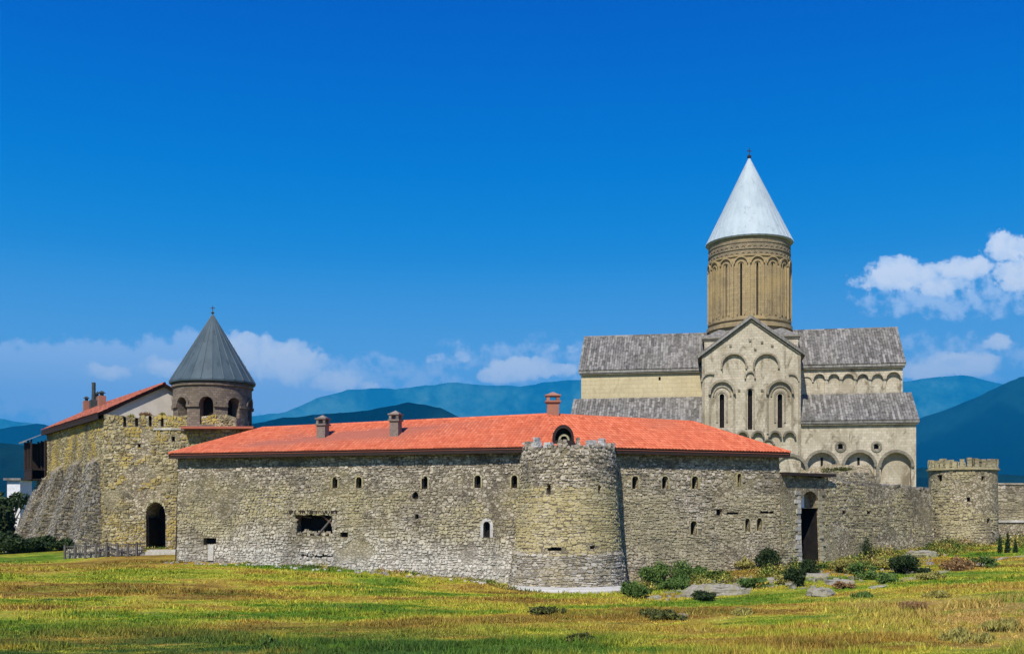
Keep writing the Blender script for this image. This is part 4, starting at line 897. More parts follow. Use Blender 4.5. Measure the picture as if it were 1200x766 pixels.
for (u, vt, k, r) in ((119, 459, 0.7, 0.33), (84, 469, 0.8, 0.3), (100, 466, 0.95, 0.3), (60, 482, 0.8, 0.28), (93, 470, 1.0, 0.2)):
    p = on_roof(u, 0, k); zt = max(CZ+(600-vt)*p.y/F, p.z+1.5)
    m = MB(); m.box((p.x, p.y, (p.z-0.3+zt-0.5)/2), (r, r, (zt-0.5-p.z+0.3)/2), 0.6); ch = m.build('chimney', M_brick if k < 0.9 else M_chstone, rfo)
    m = MB(); m.tube((p.x, p.y, zt-0.55), (p.x, p.y, zt-0.2), r*0.6, r*0.6, 8); m.tube((p.x, p.y, zt-0.22), (p.x, p.y, zt), r*1.15, r*0.2, 8); m.build('chimney_cowl', M_pipe, ch)
# timber balcony on the far end
bal = MB(); s_a, s_b = -3.4, 0.1
for q in (s_a, (s_a+s_b)/2, s_b):
    for d in (0.2, 1.5): p0, p1 = FS(q, d, 8.3), FS(q, d, 12.4); bal.tube(p0, p1, 0.09, 0.09, 6)
for z0 in (8.3, 9.3): mbox(bal, FS, s_a, s_b, z0, z0+0.12, 0.1, 1.6)
mbox(bal, FS, s_a, s_b, 8.42, 9.3, 1.5, 1.56); mbox(bal, FS, s_a-0.05, s_a+0.01, 8.42, 12.2, 0.1, 1.5); mbox(bal, FS, s_a, s_b, 8.4, 12.3, 0.0, 0.1)
for q in np.arange(s_a, s_b, 0.5): bal.tube(FS(q, 1.5, 9.3), FS(q, 1.5, 12.2), 0.035, 0.035, 4)
bo = bal.build('balcony', M_wood, gh)
m = MB(); i = m.pts([FS(s_a-0.3, 2.0, 12.25), FS(s_b+0.2, 2.0, 12.25), FS(s_b+0.2, -0.1, 13.2), FS(s_a-0.3, -0.1, 13.2), FS(s_a-0.3, 2.0, 12.13), FS(s_b+0.2, 2.0, 12.13)]); m.f += [(i, i+1, i+2, i+3), (i, i+4, i+5, i+1)]; m.build('balcony_roof', M_slab, bo)

# ================================================================== BELL TOWER
c3 = (-25.9, 92.3); BTc = Cyl(c3, 3.3, lambda z: 3.3); BTc.th0 = 0.0
bt = thing('bell_tower', 'round brick bell tower with dark arched openings and blue grey conical roof', 'tower', (c3[0], c3[1], 2))
W, B = MB(), MB(); hc = math.pi*3.3; ops = []
q0, _ = BTc.at(242, 480); z_b = CZ+(600-497)*89.2/F; z_t = CZ+(600-464)*89.2/F
for k in range(-4, 5):
    q = q0+k*2*hc/9
    if q > hc: q -= 2*hc
    if q < -hc: q += 2*hc
    if abs(q) < hc-0.6: ops.append(OP(q, z_b, 1.12, z_t-z_b, 2, 0.9))
wall_face(W, B, BTc, -hc, hc, 11.8, 16.15, ops, ds=0.35, dz=1.0); W.build('drum', M_bell, bt); 
for f in B.f: b1 = MB(); i = b1.pts([B.v[k] for k in f]); b1.f.append(tuple(range(len(f)))); b1.build('bell_opening', M_dark, bt)
W = MB(); zi = CZ+(600-475)*89.2/F
for o in ops:
    arch_ring(W, BTc, o['s'], o['z']+o['h']-0.62, 0.58, 0.2, -0.02, 0.1, leg=0.0)
for a, b in zip(sorted(o['s'] for o in ops)[:-1], sorted(o['s'] for o in ops)[1:]): mbox(W, BTc, a+0.58, b-0.58, zi-0.1, zi+0.12, -0.02, 0.17, 0.3)
W.lathe(c3, [(3.3, 15.6), (3.45, 15.65), (3.45, 15.8), (3.3, 15.85)], 40); W.lathe(c3, [(3.3, 11.75), (3.55, 11.8), (3.55, 12.1), (3.3, 12.2)], 40)
W.build('moulding', M_bell, bt)
m = MB(); m.box((c3[0]-0.1, c3[1]+1.2, 7), (3.3, 3.2, 4.9), 0.0); m.build('tower_base', M_coreR, bt)
m = MB(); m.box((c3[0]+1.5, c3[1]-2.9, 12.02), (3.0, 1.2, 0.09), 0.0); m.build('ledge_roof', M_tile2, bt)
nS = 24; m = MB(); zt, ze, re = 22.1, 16.15, 3.62
for k in range(nS):
    a, b = 2*math.pi*k/nS, 2*math.pi*(k+1)/nS; pa1, pb1 = (c3[0]+re*math.sin(a), c3[1]-re*math.cos(a), ze), (c3[0]+re*math.sin(b), c3[1]-re*math.cos(b), ze)
    ta, tb = (c3[0]+.04*math.sin(a), c3[1]-.04*math.cos(a), zt), (c3[0]+.04*math.sin(b), c3[1]-.04*math.cos(b), zt)
    p_ = MB(); p_.face([pa1, pb1, tb, ta]); p_.face([(pa1[0], pa1[1], ze-0.14), (pb1[0], pb1[1], ze-0.14), pb1, pa1]); p_.tube((pa1[0], pa1[1], ze+0.03), (ta[0], ta[1], zt), 0.05, 0.025, 4, False)
    if k == 0: cone2 = thing_roof = None
    if k == 0:
        u = MB(); u.lathe(c3, [(3.2, 15.95), (re-0.02, ze-0.14), (re-0.1, ze-0.02), (0.02, zt-0.1)], 40); cone2 = u.build('roof', M_cone2, bt)
    p_.build('roof_panel', M_cone2, cone2)
m = MB(); m.tube((c3[0], c3[1], zt-0.2), (c3[0], c3[1], zt+0.75), 0.05, 0.03, 6); m.lathe(c3, [(0.0, zt+0.0), (0.16, zt+0.14), (0.0, zt+0.3)], 10); m.box((c3[0], c3[1], zt+0.55), (0.2, 0.03, 0.03)); m.build('finial_cross', M_pipe, bt)

# ================================================================== CATHEDRAL
psi = R(10.5); tR = (math.cos(psi), -math.sin(psi)); pR = (458*146.2/F, 146.2); LC = 44.3
CH = Flat((pR[0]-tR[0]*LC, pR[1]-tR[1]*LC), pR)
ch = thing('cathedral', 'tall pale stone cathedral with round ochre drum, white conical spire and grey slab roofs', 'church', CH(LC/2, -6.5, 2))
AD, TD, HW = 5.2, 5.7, 6.5
sT0, _ = CH.at(822.5, 0, TD); sT1, _ = CH.at(938.5, 0, TD); sTm = (sT0+sT1)/2; sA1, _ = CH.at(1073.5, 0, AD); sA0 = -0.8
ez_, rz_ = 25.75, 31.3; az_t, az_e = 21.3, 17.5
def px(u, v, d): return CH.at(u, v, d)
# clerestory walls
W, B = MB(), MB()
opc = []
for k, u in enumerate((960, 977, 994, 1011, 1028)): q, z = px(u, 441, 0); opc.append(OP(q, 21.0, 1.5, z-21.0+0.35, 1, 0.3))
q, z = px(1047, 440, 0); opc.append(OP(q, 21.0, 1.9, z-21+0.5, 1, 0.4))
wall_face(W, B, CH, sT1-0.5, LC, 14, ez_, opc, ds=3, dz=3); W2 = MB(); B2 = MB()
q, z = px(773, 443, 0); wall_face(W2, B2, CH, 0, sT0+0.5, 14, ez_, [OP(q, z-0.3, 0.3, 0.5, 0, 0.4)], ds=3, dz=3)
for a, b in ((LC, None), (0, None)):
    W.face([CH(a, 0, 14), CH(a, -2*HW, 14), CH(a, -2*HW, ez_), CH(a, -HW, rz_-0.1), CH(a, 0, ez_)])
W.face([CH(0, -2*HW, 14), CH(LC, -2*HW, 14), CH(LC, -2*HW, ez_), CH(0, -2*HW, ez_)])
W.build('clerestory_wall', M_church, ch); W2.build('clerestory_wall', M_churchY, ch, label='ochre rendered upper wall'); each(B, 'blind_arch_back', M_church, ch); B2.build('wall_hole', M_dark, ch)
m = MB()
for k, o in enumerate(opc): arch_ring(m, CH, o['s'], o['z']+o['h']-o['w']/2, o['w']/2, 0.2, -0.02, 0.22, n=10)
q, z = px(945, 441, 0); arch_ring(m, CH, q, 24.0-0.9, 0.75, 0.2, -0.02, 0.2, n=10); m.build('arcade_moulding', M_church, ch)
# aisle walls
W, B, Bd = MB(), MB(), MB(); opa = []
for u, r in ((963, 17), (1007, 17), (1050, 17)):
    q, z = px(u, 530, AD); opa.append(OP(q, 5.5, 2*r*140.5/F, z-5.5, 1, 0.65))
ocu = [op_px(CH, 985, 523, 6, 6, 1, 0.5, AD), op_px(CH, 1027, 523, 6, 6, 1, 0.5, AD)]
wall_face(W, B, CH, sT1-0.3, sA1, 2, az_e, opa+ocu, ds=3, dz=3, d=AD)
wall_face(W, B, CH, sA0, sT0+0.3, 2, az_e, (), ds=3, dz=3, d=AD)
for a in (sA0, sA1): W.face([CH(a, AD, 2), CH(a, -2*HW-AD, 2), CH(a, -2*HW-AD, az_e), CH(a, -2*HW, az_t), CH(a, 0, az_t), CH(a, AD, az_e)])
W.face([CH(sA0, -2*HW-AD, 2), CH(sA1, -2*HW-AD, 2), CH(sA1, -2*HW-AD, az_e), CH(sA0, -2*HW-AD, az_e)])
W.build('aisle_wall', M_church, ch)
nb = len(opa)
each(B, 'blind_arch_back', M_church, ch, B.f[:nb]); each(B, 'oculus', M_dark, ch, B.f[nb:])
m = MB()
for o in opa: arch_ring(m, CH, o['s'], o['z']+o['h']-o['w']/2, o['w']/2, 0.38, AD-0.05, AD+0.3, n=14)
q, z = px(926, 552, TD); arch_ring(m, CH, q, z, 2.0, 0.4, TD-0.05, TD+0.3, n=14)
for o in ocu: arch_ring(m, CH, o['s'], o['z']+o['h']/2, 0.45, 0.28, AD-0.02, AD+0.14, n=16, a0=0, a1=2*math.pi)
for a, b in zip(opa[:-1], opa[1:]): mbox(m, CH, (a['s']+b['s'])/2-0.22, (a['s']+b['s'])/2+0.22, 5, a['z']+a['h']-a['w']/2, AD-0.02, AD+0.28)
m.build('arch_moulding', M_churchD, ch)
for u in (963, 1006):
    q, z = px(u, 541, AD-0.65); m = MB(); mbox(m, CH, q-0.16, q+0.16, z-0.6, z+0.6, AD-0.70, AD-0.62); m.build('slit_window', M_dark, ch)
# lower lean-to ruins in front of the arcade
W = MB(); tpr = ragged(lambda q: float(np.interp(q, [sT1-1, sT1+4, sT1+9, sA1-5.4, sA1-5], [9.3, 10.6, 10.2, 9.4, 8.0])), 0.25, 0.7, 31)
wall_face(W, MB(), lambda q, d, z: CH(q, AD+2.2+d, z), sT1-1, sA1-5, 2, 9, (), ds=0.7, top=tpr)
for q in np.arange(sT1-1, sA1-5.5, 0.7): W.face([CH(q, AD+2.2, tpr(q)), CH(q+0.7, AD+2.2, tpr(q+0.7)), CH(q+0.7, AD, tpr(q+0.7)+1), CH(q, AD, tpr(q)+1)])
an = W.build('ruined_annex', M_coreR, ch)
S = MB(); stones(S, lambda q, d, z: CH(q, AD+2.2+d, z), sT1-1, sA1-5, 6.5, 11.5, 0.5, 0.3, 0.09, top=tpr, skip=0.1, rough=0.25); S.build('rubble_stones', M_but, an, 'stuff')
p = CH(sT1+4.5, AD+1.6, 10.3); plant('wall_weeds', 'dark weeds growing on the ruined annex under the cathedral arches', 'weeds', p[0], p[1], 5.5, 0.9, M_leafW, 900, 0.13, 12, None, 0.4, False, z=10.2, dp=0.6)
# transept
zg, za = 26.35, 31.15; hwT = (sT1-sT0)/2
W, B = MB(), MB(); M2 = lambda q, d, z: CH(q, TD+d, z)
opt = []
for u in (846, 914): q, z0 = px(u, 501, TD); _, z1 = px(u, 461, TD); opt.append(OP(q, z0, 0.62, z1-z0, 1, 0.7))
q, z0 = px(879, 503, TD); _, z1 = px(879, 456, TD); opt.append(OP(q, z0, 0.6, z1-z0, 1, 0.7))
rnd_ops = []
for u in (860, 898): q, z = px(u, 415, TD); rnd_ops.append(OP(q, z-3.3, 3.1, 3.3, 1, 0.22))
wall_face(W, B, M2, sT0, sT1, 2, zg, opt+rnd_ops, ds=3, dz=3)
W.face([M2(sT0, 0, zg), M2(sT1, 0, zg), M2(sTm, 0, za)])
for q in (sT0, sT1): W.face([CH(q, TD, 2), CH(q, -2*HW-TD, 2), CH(q, -2*HW-TD, zg), CH(q, TD, zg)])
W.face([CH(sT0, -2*HW-TD, 2), CH(sT1, -2*HW-TD, 2), CH(sT1, -2*HW-TD, zg), CH(sTm, -2*HW-TD, za), CH(sT0, -2*HW-TD, zg)])
W.build('transept_wall', M_church, ch)
for f in B.f[:3]: b1 = MB(); b1.v = [B.v[k] for k in f]; b1.f = [tuple(range(len(f)))]; b1.build('window', M_dark, ch)
each(B, 'blind_arch_back', M_church, ch, B.f[3:])
m = MB()
for o in opt[:2]:
    zc = o['z']+o['h']-o['w']/2
    arch_ring(m, M2, o['s'], zc, 0.5, 0.28, -0.05, 0.12, leg=3.6); arch_ring(m, M2, o['s'], zc+0.15, 1.05, 0.2, -0.05, 0.16, leg=0.2); arch_ring(m, M2, o['s'], zc+0.35, 1.5, 0.32, -0.05, 0.55, leg=0.15)
    for sg in (-1, 1): mbox(m, M2, o['s']+sg*1.62-0.14, o['s']+sg*1.62+0.14, o['z']-0.8, zc+0.2, -0.02, 0.16)
o = opt[2]; zc = o['z']+o['h']; arch_ring(m, M2, o['s'], zc-0.3, 0.42, 0.2, -0.05, 0.14, leg=o['h']-.4)
q, z = px(879, 441, TD); arch_ring(m, M2, q, z, 0.55, 0.2, -0.05, 0.3, leg=0.3); 
q, z = px(832, 447, TD); arch_ring(m, M2, q, z, 1.0, 0.24, -0.05, 0.3, a0=math.pi*0.35)
q, z = px(927, 447, TD); arch_ring(m, M2, q, z, 0.9, 0.2, -0.05, 0.25, a1=math.pi*0.6)
for o in rnd_ops: arch_ring(m, M2, o['s'], o['z']+o['h']-o['w']/2, o['w']/2, 0.24, -0.05, 0.26, a0=-0.25, a1=math.pi+0.25, n=16)
mbox(m, M2, sT0, sT0+0.35, 2, zg, -0.01, 0.1); mbox(m, M2, sT1-0.35, sT1, 2, zg, -0.01, 0.1)
m.build('window_moulding', M_moul, ch)
m = MB(); Bk = MB()
for u in (835, 852, 870, 888, 908, 925):
    q, z = px(u, 512, TD); arch_ring(m, M2, q, z, 0.62, 0.26, -0.05, 0.6, n=10)
for u in (900, 918):
    q, z = px(u, 521, TD); 
    if u < 910: arch_ring(m, M2, q, z, 0.62, 0.2, -0.05, 0.3, n=10)
m.build('corbel_arcade', M_churchD, ch)
m = MB()
for (u, v) in ((879, 399), (893, 401), (905, 405), (856, 405), (866, 457), (893, 457), (907, 521), (885, 409)):
    q, z = px(u, v, TD); mbox(m, M2, q-0.16, q+0.16, z-0.14, z+0.14, -0.01, 0.15)
m.build('projecting_block', M_churchD, ch)
# roofs
def gable_roof(name, s0, s1, d_f, d_r, d_b, ze0, zr, oh_, mt, tw=0.36, **kw):
    pf = (ze0-zr)/(d_f-d_r)
    ef, eb = d_f+oh_, d_b-oh_; zf = ze0+pf*oh_; a, b, c, d_, e, f = CH(s0, ef, zf), CH(s1, ef, zf), CH(s1, d_r, zr), CH(s0, d_r, zr), CH(s0, eb, zf), CH(s1, eb, zf)
    m = MB()
    for P in ((a, b, c, d_), (d_, c, f, e)): m.face(list(P)); m.face([(p[0], p[1], p[2]-0.3) for p in P])
    m.face([a, b, (b[0], b[1], b[2]-0.3), (a[0], a[1], a[2]-0.3)])
    for P in ((a, d_), (b, c)): m.face([P[0], P[1], (P[1][0], P[1][1], P[1][2]-0.3), (P[0][0], P[0][1], P[0][2]-0.3)])
    r_ = m.build(name, M_slab, ch); T = MB(); surf_tiles(T, a, b, d_, c, tw=tw, course=2.0, lift=0.11, flat=True, jit=0.45); surf_tiles(T, f, e, c, d_, tw=0.9, course=2.6, lift=0.08, flat=True); T.build('roof_slabs', mt, r_, 'stuff')
    T = MB(); ridge_caps(T, d_, c, 0.22, 0.9); T.build('ridge_slabs', mt, r_, 'stuff')
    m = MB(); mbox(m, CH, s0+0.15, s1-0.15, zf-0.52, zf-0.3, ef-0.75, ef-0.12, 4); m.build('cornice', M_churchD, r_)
gable_roof('nave_roof', -0.35, LC+0.35, 0, -HW, -2*HW, ez_, rz_, 0.5, M_slab)
def lean(name, s0, s1, sg=1):
    f = (lambda q, d, z: CH(q, d, z)) if sg > 0 else (lambda q, d, z: CH(q, -2*HW-d, z))
    zf = az_e-0.35; a, b, c, d_ = f(s0, AD+0.5, zf), f(s1, AD+0.5, zf), f(s1, 0, az_t), f(s0, 0, az_t)
    m = MB(); m.face([a, b, c, d_]); m.face([(p[0], p[1], p[2]-0.3) for p in (a, b, c, d_)]); m.face([a, b, (b[0], b[1], b[2]-0.3), (a[0], a[1], a[2]-0.3)])
    for P in ((a, d_), (b, c)): m.face([P[0], P[1], (P[1][0], P[1][1], P[1][2]-0.3), (P[0][0], P[0][1], P[0][2]-0.3)])
    r_ = m.build(name, M_slab, ch); T = MB()
    if sg > 0: surf_tiles(T, a, b, d_, c, tw=0.36, course=2.0, lift=0.1, flat=True, jit=0.35)
    else: surf_tiles(T, b, a, c, d_, tw=0.9, course=2.6, flat=True)
    T.build('roof_slabs', M_slab, r_, 'stuff')
    if sg > 0: m = MB(); mbox(m, CH, s0+0.1, s1-0.1, zf-0.5, zf-0.3, AD-0.2, AD+0.38, 4); m.build('cornice', M_churchD, r_)
lean('aisle_roof', sA0-0.3, sT0-0.02); lean('aisle_roof', sT1+0.02, sA1+0.35); lean('aisle_roof', sA0-0.3, sA1+0.3, -1)
# transept roof: ridge runs front to back
oh_ = 0.55; dz = (za-zg)/hwT*oh_; L0, L1 = TD+0.5, -2*HW-TD-0.4; lift = 0.35
a, b = CH(sT0-oh_, L0, zg-dz+lift), CH(sT0-oh_, L1, zg-dz+lift); c, d_ = CH(sT1+oh_, L0, zg-dz+lift), CH(sT1+oh_, L1, zg-dz+lift); r0, r1 = CH(sTm, L0, za+lift), CH(sTm, L1, za+lift)
m = MB()
for P in ((a, r0, r1, b), (c, d_, r1, r0)): m.face(list(P)); m.face([(p[0], p[1], p[2]-0.34) for p in P])
for P in ((a, r0), (r0, c)): m.face([P[0], P[1], (P[1][0], P[1][1], P[1][2]-0.34), (P[0][0], P[0][1], P[0][2]-0.34)])
for P in ((a, b), (c, d_)): m.face([P[0], P[1], (P[1][0], P[1][1], P[1][2]-0.34), (P[0][0], P[0][1], P[0][2]-0.34)])
tr = m.build('transept_roof', M_slab, ch); T = MB(); surf_tiles(T, b, a, r1, r0, tw=0.36, course=2.0, lift=0.08, flat=True, jit=0.3); surf_tiles(T, c, d_, r0, r1, tw=0.36, course=2.0, lift=0.08, flat=True, jit=0.3); T.build('roof_slabs', M_slab, tr, 'stuff')
m = MB()
for sg, q in ((-1, sT0), (1, sT1)):
    P = [M2(sTm, -0.03, za-0.02), M2(q, -0.03, zg-0.02)]; Q = [M2(sTm, 0.25, za-0.02), M2(q, 0.25, zg-0.02)]
    for z1, z2 in ((0, -0.28),):
        m.face([(p[0], p[1], p[2]+z1) for p in Q]+[(p[0], p[1], p[2]+z2) for p in Q[::-1]]); m.face([(Q[0][0], Q[0][1], Q[0][2]+z2), (Q[1][0], Q[1][1], Q[1][2]+z2), (P[1][0], P[1][1], P[1][2]+z2), (P[0][0], P[0][1], P[0][2]+z2)])
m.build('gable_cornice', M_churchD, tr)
# drum
sD, _ = CH.at(878, 0, -HW); dc = CH(sD, -HW, 0); Dc = (dc[0], dc[1]); Dd = dc[1]
rot = -psi
def sqr(m, hw_, z0, z1, top_hw=None):
    th = top_hw or hw_
    P0 = [CH(sD+a*hw_, -HW+b*hw_, z0) for a, b in ((-1, 1), (1, 1), (1, -1), (-1, -1))]; P1 = [CH(sD+a*th, -HW+b*th, z1) for a, b in ((-1, 1), (1, 1), (1, -1), (-1, -1))]
    i = m.pts(P0+P1)
    for k in range(4): m.f.append((i+k, i+(k+1) % 4, i+4+(k+1) % 4, i+4+k))
    m.f += [(i, i+1, i+2, i+3), (i+4, i+5, i+6, i+7)]
zq = CZ+(600-396)*(Dd-6.4)/F
m = MB(); sqr(m, 6.45, 26, zq); m.build('crossing_block', M_church, ch); m = MB(); sqr(m, 6.75, zq, zq+0.22); sqr(m, 6.6, zq-0.22, zq-0.002); m.build('crossing_cornice', M_churchD, ch)
m = MB(); n8 = 8; i = len(m.v)
zr0, zr1 = zq+0.22, CZ+(600-383)*(Dd-6)/F
P0 = [CH(sD+a*6.7, -HW+b*6.7, zr0) for a, b in ((-1, 1), (1, 1), (1, -1), (-1, -1))]
i = m.pts(P0+[CH(sD+a*5.9, -HW+b*5.9, zr1) for a, b in ((-.75, .75), (.75, .75), (.75, -.75), (-.75, -.75))]); 
for k in range(4): m.f.append((i+k, i+(k+1) % 4, i+4+(k+1) % 4, i+4+k))
m.build('crossing_roof', M_slab, ch)
zd0, zd1 = CZ+(600-377)*(Dd-5.9)/F, CZ+(600-277)*(Dd-5.8)/F
RD = 5.78; DR = Cyl(Dc, RD, lambda z: RD); DR.th0 = math.atan2(-Dc[0], Dc[1])*1.0
drum = MB(); bk = MB(); hc = math.pi*RD
zs0, zs1 = CZ+(600-369)*(Dd-5.8)/F, CZ+(600-307)*(Dd-5.8)/F
DR.th0 = -math.atan2(Dc[0], Dc[1])
ops = [OP((k-7.5)*2*hc/16, zs0, 0.30, zs1-zs0, 1, 0.6) for k in range(16)]
wall_face(drum, bk, DR, -hc, hc, zr1-3.0, zd1, ops, ds=0.6, dz=3); 
dr = drum.build('drum', M_drum, ch)
for f in bk.f: b1 = MB(); b1.v = [bk.v[k] for k in f]; b1.f = [tuple(range(len(f)))]; b1.build('window', M_dark, dr)
m = MB()
for k in range(16):
    q = (k-7.5)*2*hc/16; arch_ring(m, DR, q, zs1-0.25, 0.42, 0.16, -0.02, 0.14, leg=zs1-zs0-0.4, n=8)
    q2 = (k-8)*2*hc/16; mbox(m, DR, q2-0.13, q2+0.13, zs0-0.2, zs1-0.1, -0.02, 0.26, 0.3)
    arch_ring(m, DR, q, zs1-0.1, 0.86, 0.2, -0.02, 0.26, n=10)
m.build('drum_arcade', M_drum, dr)
for z, r, h in ((zd0-0.5, 6.15, 0.5), (zs0-0.55, 5.98, 0.3), (zs1+0.95, 5.95, 0.22), (zs1+1.9, 5.93, 0.2), (zd1-0.75, 5.9, 0.3)):
    m = MB(); m.lathe(Dc, [(RD-0.05, z-0.05), (r, z), (r, z+h), (RD-0.05, z+h+0.08)], 64); m.build('drum_cornice', M_drumband if r in (5.9, 5.93) else M_drum, dr)
m = MB()
for k in range(44):                                          # relief frieze
    for z_, w_ in ((zs1+1.25, 0.28), (zs1+2.25, 0.22)):
        q = (k-22)*2*hc/44; arch_ring(m, DR, q, z_, w_*0.6, 0.1, -0.02, 0.12, n=5)
m.build('drum_frieze', M_drumband, dr)
m = MB(); mbox(m, DR, -hc, hc, zs1+0.98, zd1-0.5, 0.005, 0.03, 0.6); m.build('drum_band', M_drumband, dr)
# spire
zc0 = CZ+(600-273)*(Dd-6.2)/F; zc1 = CZ+(600-184)*Dd/F; RC = 6.25
u = MB(); u.lathe(Dc, [(RD-0.1, zc0-0.3), (RC-0.06, zc0-0.22), (RC-0.06, zc0), (0.02, zc1)], 64); cone = u.build('spire', M_cone, ch)
for k in range(40):
    a, b = 2*math.pi*k/40, 2*math.pi*(k+1)/40; p_ = MB(); n_ = 3
    for j in range(n_):
        f0, f1 = j/n_, (j+1)/n_; r0_, r1_ = RC*(1-f0)+0.04, RC*(1-f1)+0.02; z0_, z1_ = zc0+(zc1-zc0)*f0-(0.03 if j else 0.1), zc0+(zc1-zc0)*f1
        aa = b-(b-a)*0.03
        p_.face([(Dc[0]+r0_*math.sin(a), Dc[1]-r0_*math.cos(a), z0_), (Dc[0]+r0_*math.sin(aa), Dc[1]-r0_*math.cos(aa), z0_), (Dc[0]+r1_*math.sin(aa), Dc[1]-r1_*math.cos(aa), z1_), (Dc[0]+r1_*math.sin(a), Dc[1]-r1_*math.cos(a), z1_)])
    p_.tube((Dc[0]+(RC+.03)*math.sin(a), Dc[1]-(RC+.03)*math.cos(a), zc0-0.08), (Dc[0], Dc[1], zc1), 0.05, 0.02, 4, False)
    p_.build('spire_panel', M_cone, cone)
m = MB(); m.lathe(Dc, [(0.0, zc1-0.3), (0.3, zc1-0.1), (0.3, zc1+0.15), (0.0, zc1+0.35)], 12); m.tube((Dc[0], Dc[1], zc1), (Dc[0], Dc[1], zc1+1.3), 0.06, 0.05, 6); m.box((Dc[0], Dc[1], zc1+0.85), (0.33, 0.05, 0.05)); m.build('finial_cross', M_wood, cone)

# ================================================================== FENCE, SHED, TREES (left)
fe = thing('railing_fence', 'low weathered railing in front of the gatehouse archway', 'fence', (-33, 85, 1.4))
fp = [gpt(u, v) for u, v in ((76, 655), (100, 654), (125, 653), (150, 652), (170, 651))]
for a, b in zip(fp[:-1], fp[1:]):
    for f in (0, 0.5):
        x, y = a[0]+(b[0]-a[0])*f, a[1]+(b[1]-a[1])*f; z = hz(x, y); m = MB(); m.box((x, y, z+0.5), (0.07, 0.07, 0.6)); m.build('post', M_fence, fe)
    for h in (0.45, 0.95):
        m = MB(); m.tube((a[0], a[1], hz(*a)+h), (b[0], b[1], hz(*b)+h), 0.045, 0.045, 6); m.build('rail', M_fence, fe)
    m = MB(); 
    for f in np.arange(0.04, 1, 0.09): x, y = a[0]+(b[0]-a[0])*f, a[1]+(b[1]-a[1])*f; z = hz(x, y); m.tube((x, y, z+0.1), (x, y, z+0.95), 0.022, 0.022, 4)
    m.build('balusters', M_fence, fe, 'stuff')
pw = thing('low_parapet', 'knee high rubble parapet at the end of the railing by the buttresses', 'wall', (-37, 86, 1.3))
x0, y0 = gpt(78, 655); FP = Flat((x0-0.2, y0+0.5), (x0+5.5, y0+0.9)); W = MB(); tq = ragged(2.25, 0.15, 0.5, 40); wall_face(W, MB(), FP, 0, FP.L, 0.8, 2.1, (), top=tq); wall_back(W, FP, 0, FP.L, 0.8, tq, 0.5); W.build('wall', M_core, pw)
S = MB(); stones(S, FP, 0, FP.L, 1.0, 2.3, 0.35, 0.2, 0.05, top=tq); S.build('rubble_stones', M_rub, pw, 'stuff')
x0, y0 = gpt(183, 650); m = MB(); m.box((x0, y0+0.8, hz(x0, y0)+0.05), (1.4, 0.7, 0.16), 0.05); m.box((x0+0.1, y0+1.6, hz(x0, y0)+0.2), (1.2, 0.6, 0.16), 0.05)
props(m.build('gateway_steps', M_pale, None), 'pale worn stone step at the foot of the dark archway', 'steps')
sh = thing('shed', 'small whitewashed shed seen past the end buttress', 'shed', (-58, 124, 0))
xx = (23-600)*124/F; m = MB(); m.box((xx, 124, 4.2), (0.75, 1.5, 4.5)); m.build('wall', M_white, sh); m = MB(); m.box((xx, 124, 8.8), (1.0, 1.9, 0.12)); m.build('roof', M_slab, sh)
def tree(label, x, y, ht, wd, n, mt=M_leafD, leaf=0.3, group=None):
    z0 = hz(x, y)-0.1; root = thing('tree', label, 'tree', (x, y, z0), group); _ps[0] += 1; rs = random.Random(_ps[0])
    m = MB(); m.tube((x, y, z0), (x+0.1, y, z0+ht*0.6), 0.03*ht, 0.012*ht, 8)
    for k in range(5): a = rs.uniform(0, 6.28); m.tube((x, y, z0+ht*0.3), (x+math.cos(a)*wd*0.3, y+math.sin(a)*wd*0.3, z0+ht*rs.uniform(0.5, 0.8)), 0.012*ht, 0.005*ht, 5)
    m.build('trunk', M_bark, root); cs = []
    for k in range(14):
        a = rs.uniform(0, 6.28); q = rs.uniform(0.0, 0.36)*wd; zz = rs.uniform(0.22, 0.85)*ht; s_ = wd*rs.uniform(0.16, 0.26)*(1.15-0.4*zz/ht); cs.append((math.cos(a)*q, math.sin(a)*q, zz, s_, s_, s_*0.8))
    v, f = leaf_cloud(n, cs, leaf, _ps[0]); link_mesh('crown', np_mesh('crown', v, f), mt, root)
for k, (u, D, ht, wd, lb) in enumerate(((6, 112, 7.6, 6.5, 'dark leafy tree by the whitewashed shed at the picture edge'), (-25, 118, 9.5, 8, 'tall dark tree beyond the shed, farthest out'), (24, 132, 5.5, 5, 'low dark tree behind the whitewashed shed'))):
    tree(lb, (u-600)*D/F, D, ht, wd, 5200, leaf=0.28, group='dark trees past the buttresses')
# added dark shrubs standing in for the shaded strip of ground
for k, (u, wd, ht, lb) in enumerate(((-12, 5.0, 2.3, 'dense dark shrub standing in for shade at the meadow edge under the dark trees'), (14, 5.0, 2.1, 'dark shrub standing in for shade between the dark trees and the first buttress'), (38, 4.4, 1.9, 'dark shrub standing in for shade at the foot of the first buttress'), (60, 3.8, 1.5, 'low dark shrub standing in for shade beside the low parapet'), (76, 3.0, 1.2, 'lowest dark shrub standing in for shade, right behind the low parapet'))):
    D = 90.5; plant('shade_strip_shrub', lb, 'shrub', (u-600)*D/F, D, wd, ht, M_leafD, 3600, 0.13, 9, 'dark shrubs standing in for ground shade below the buttresses', dp=1.6)

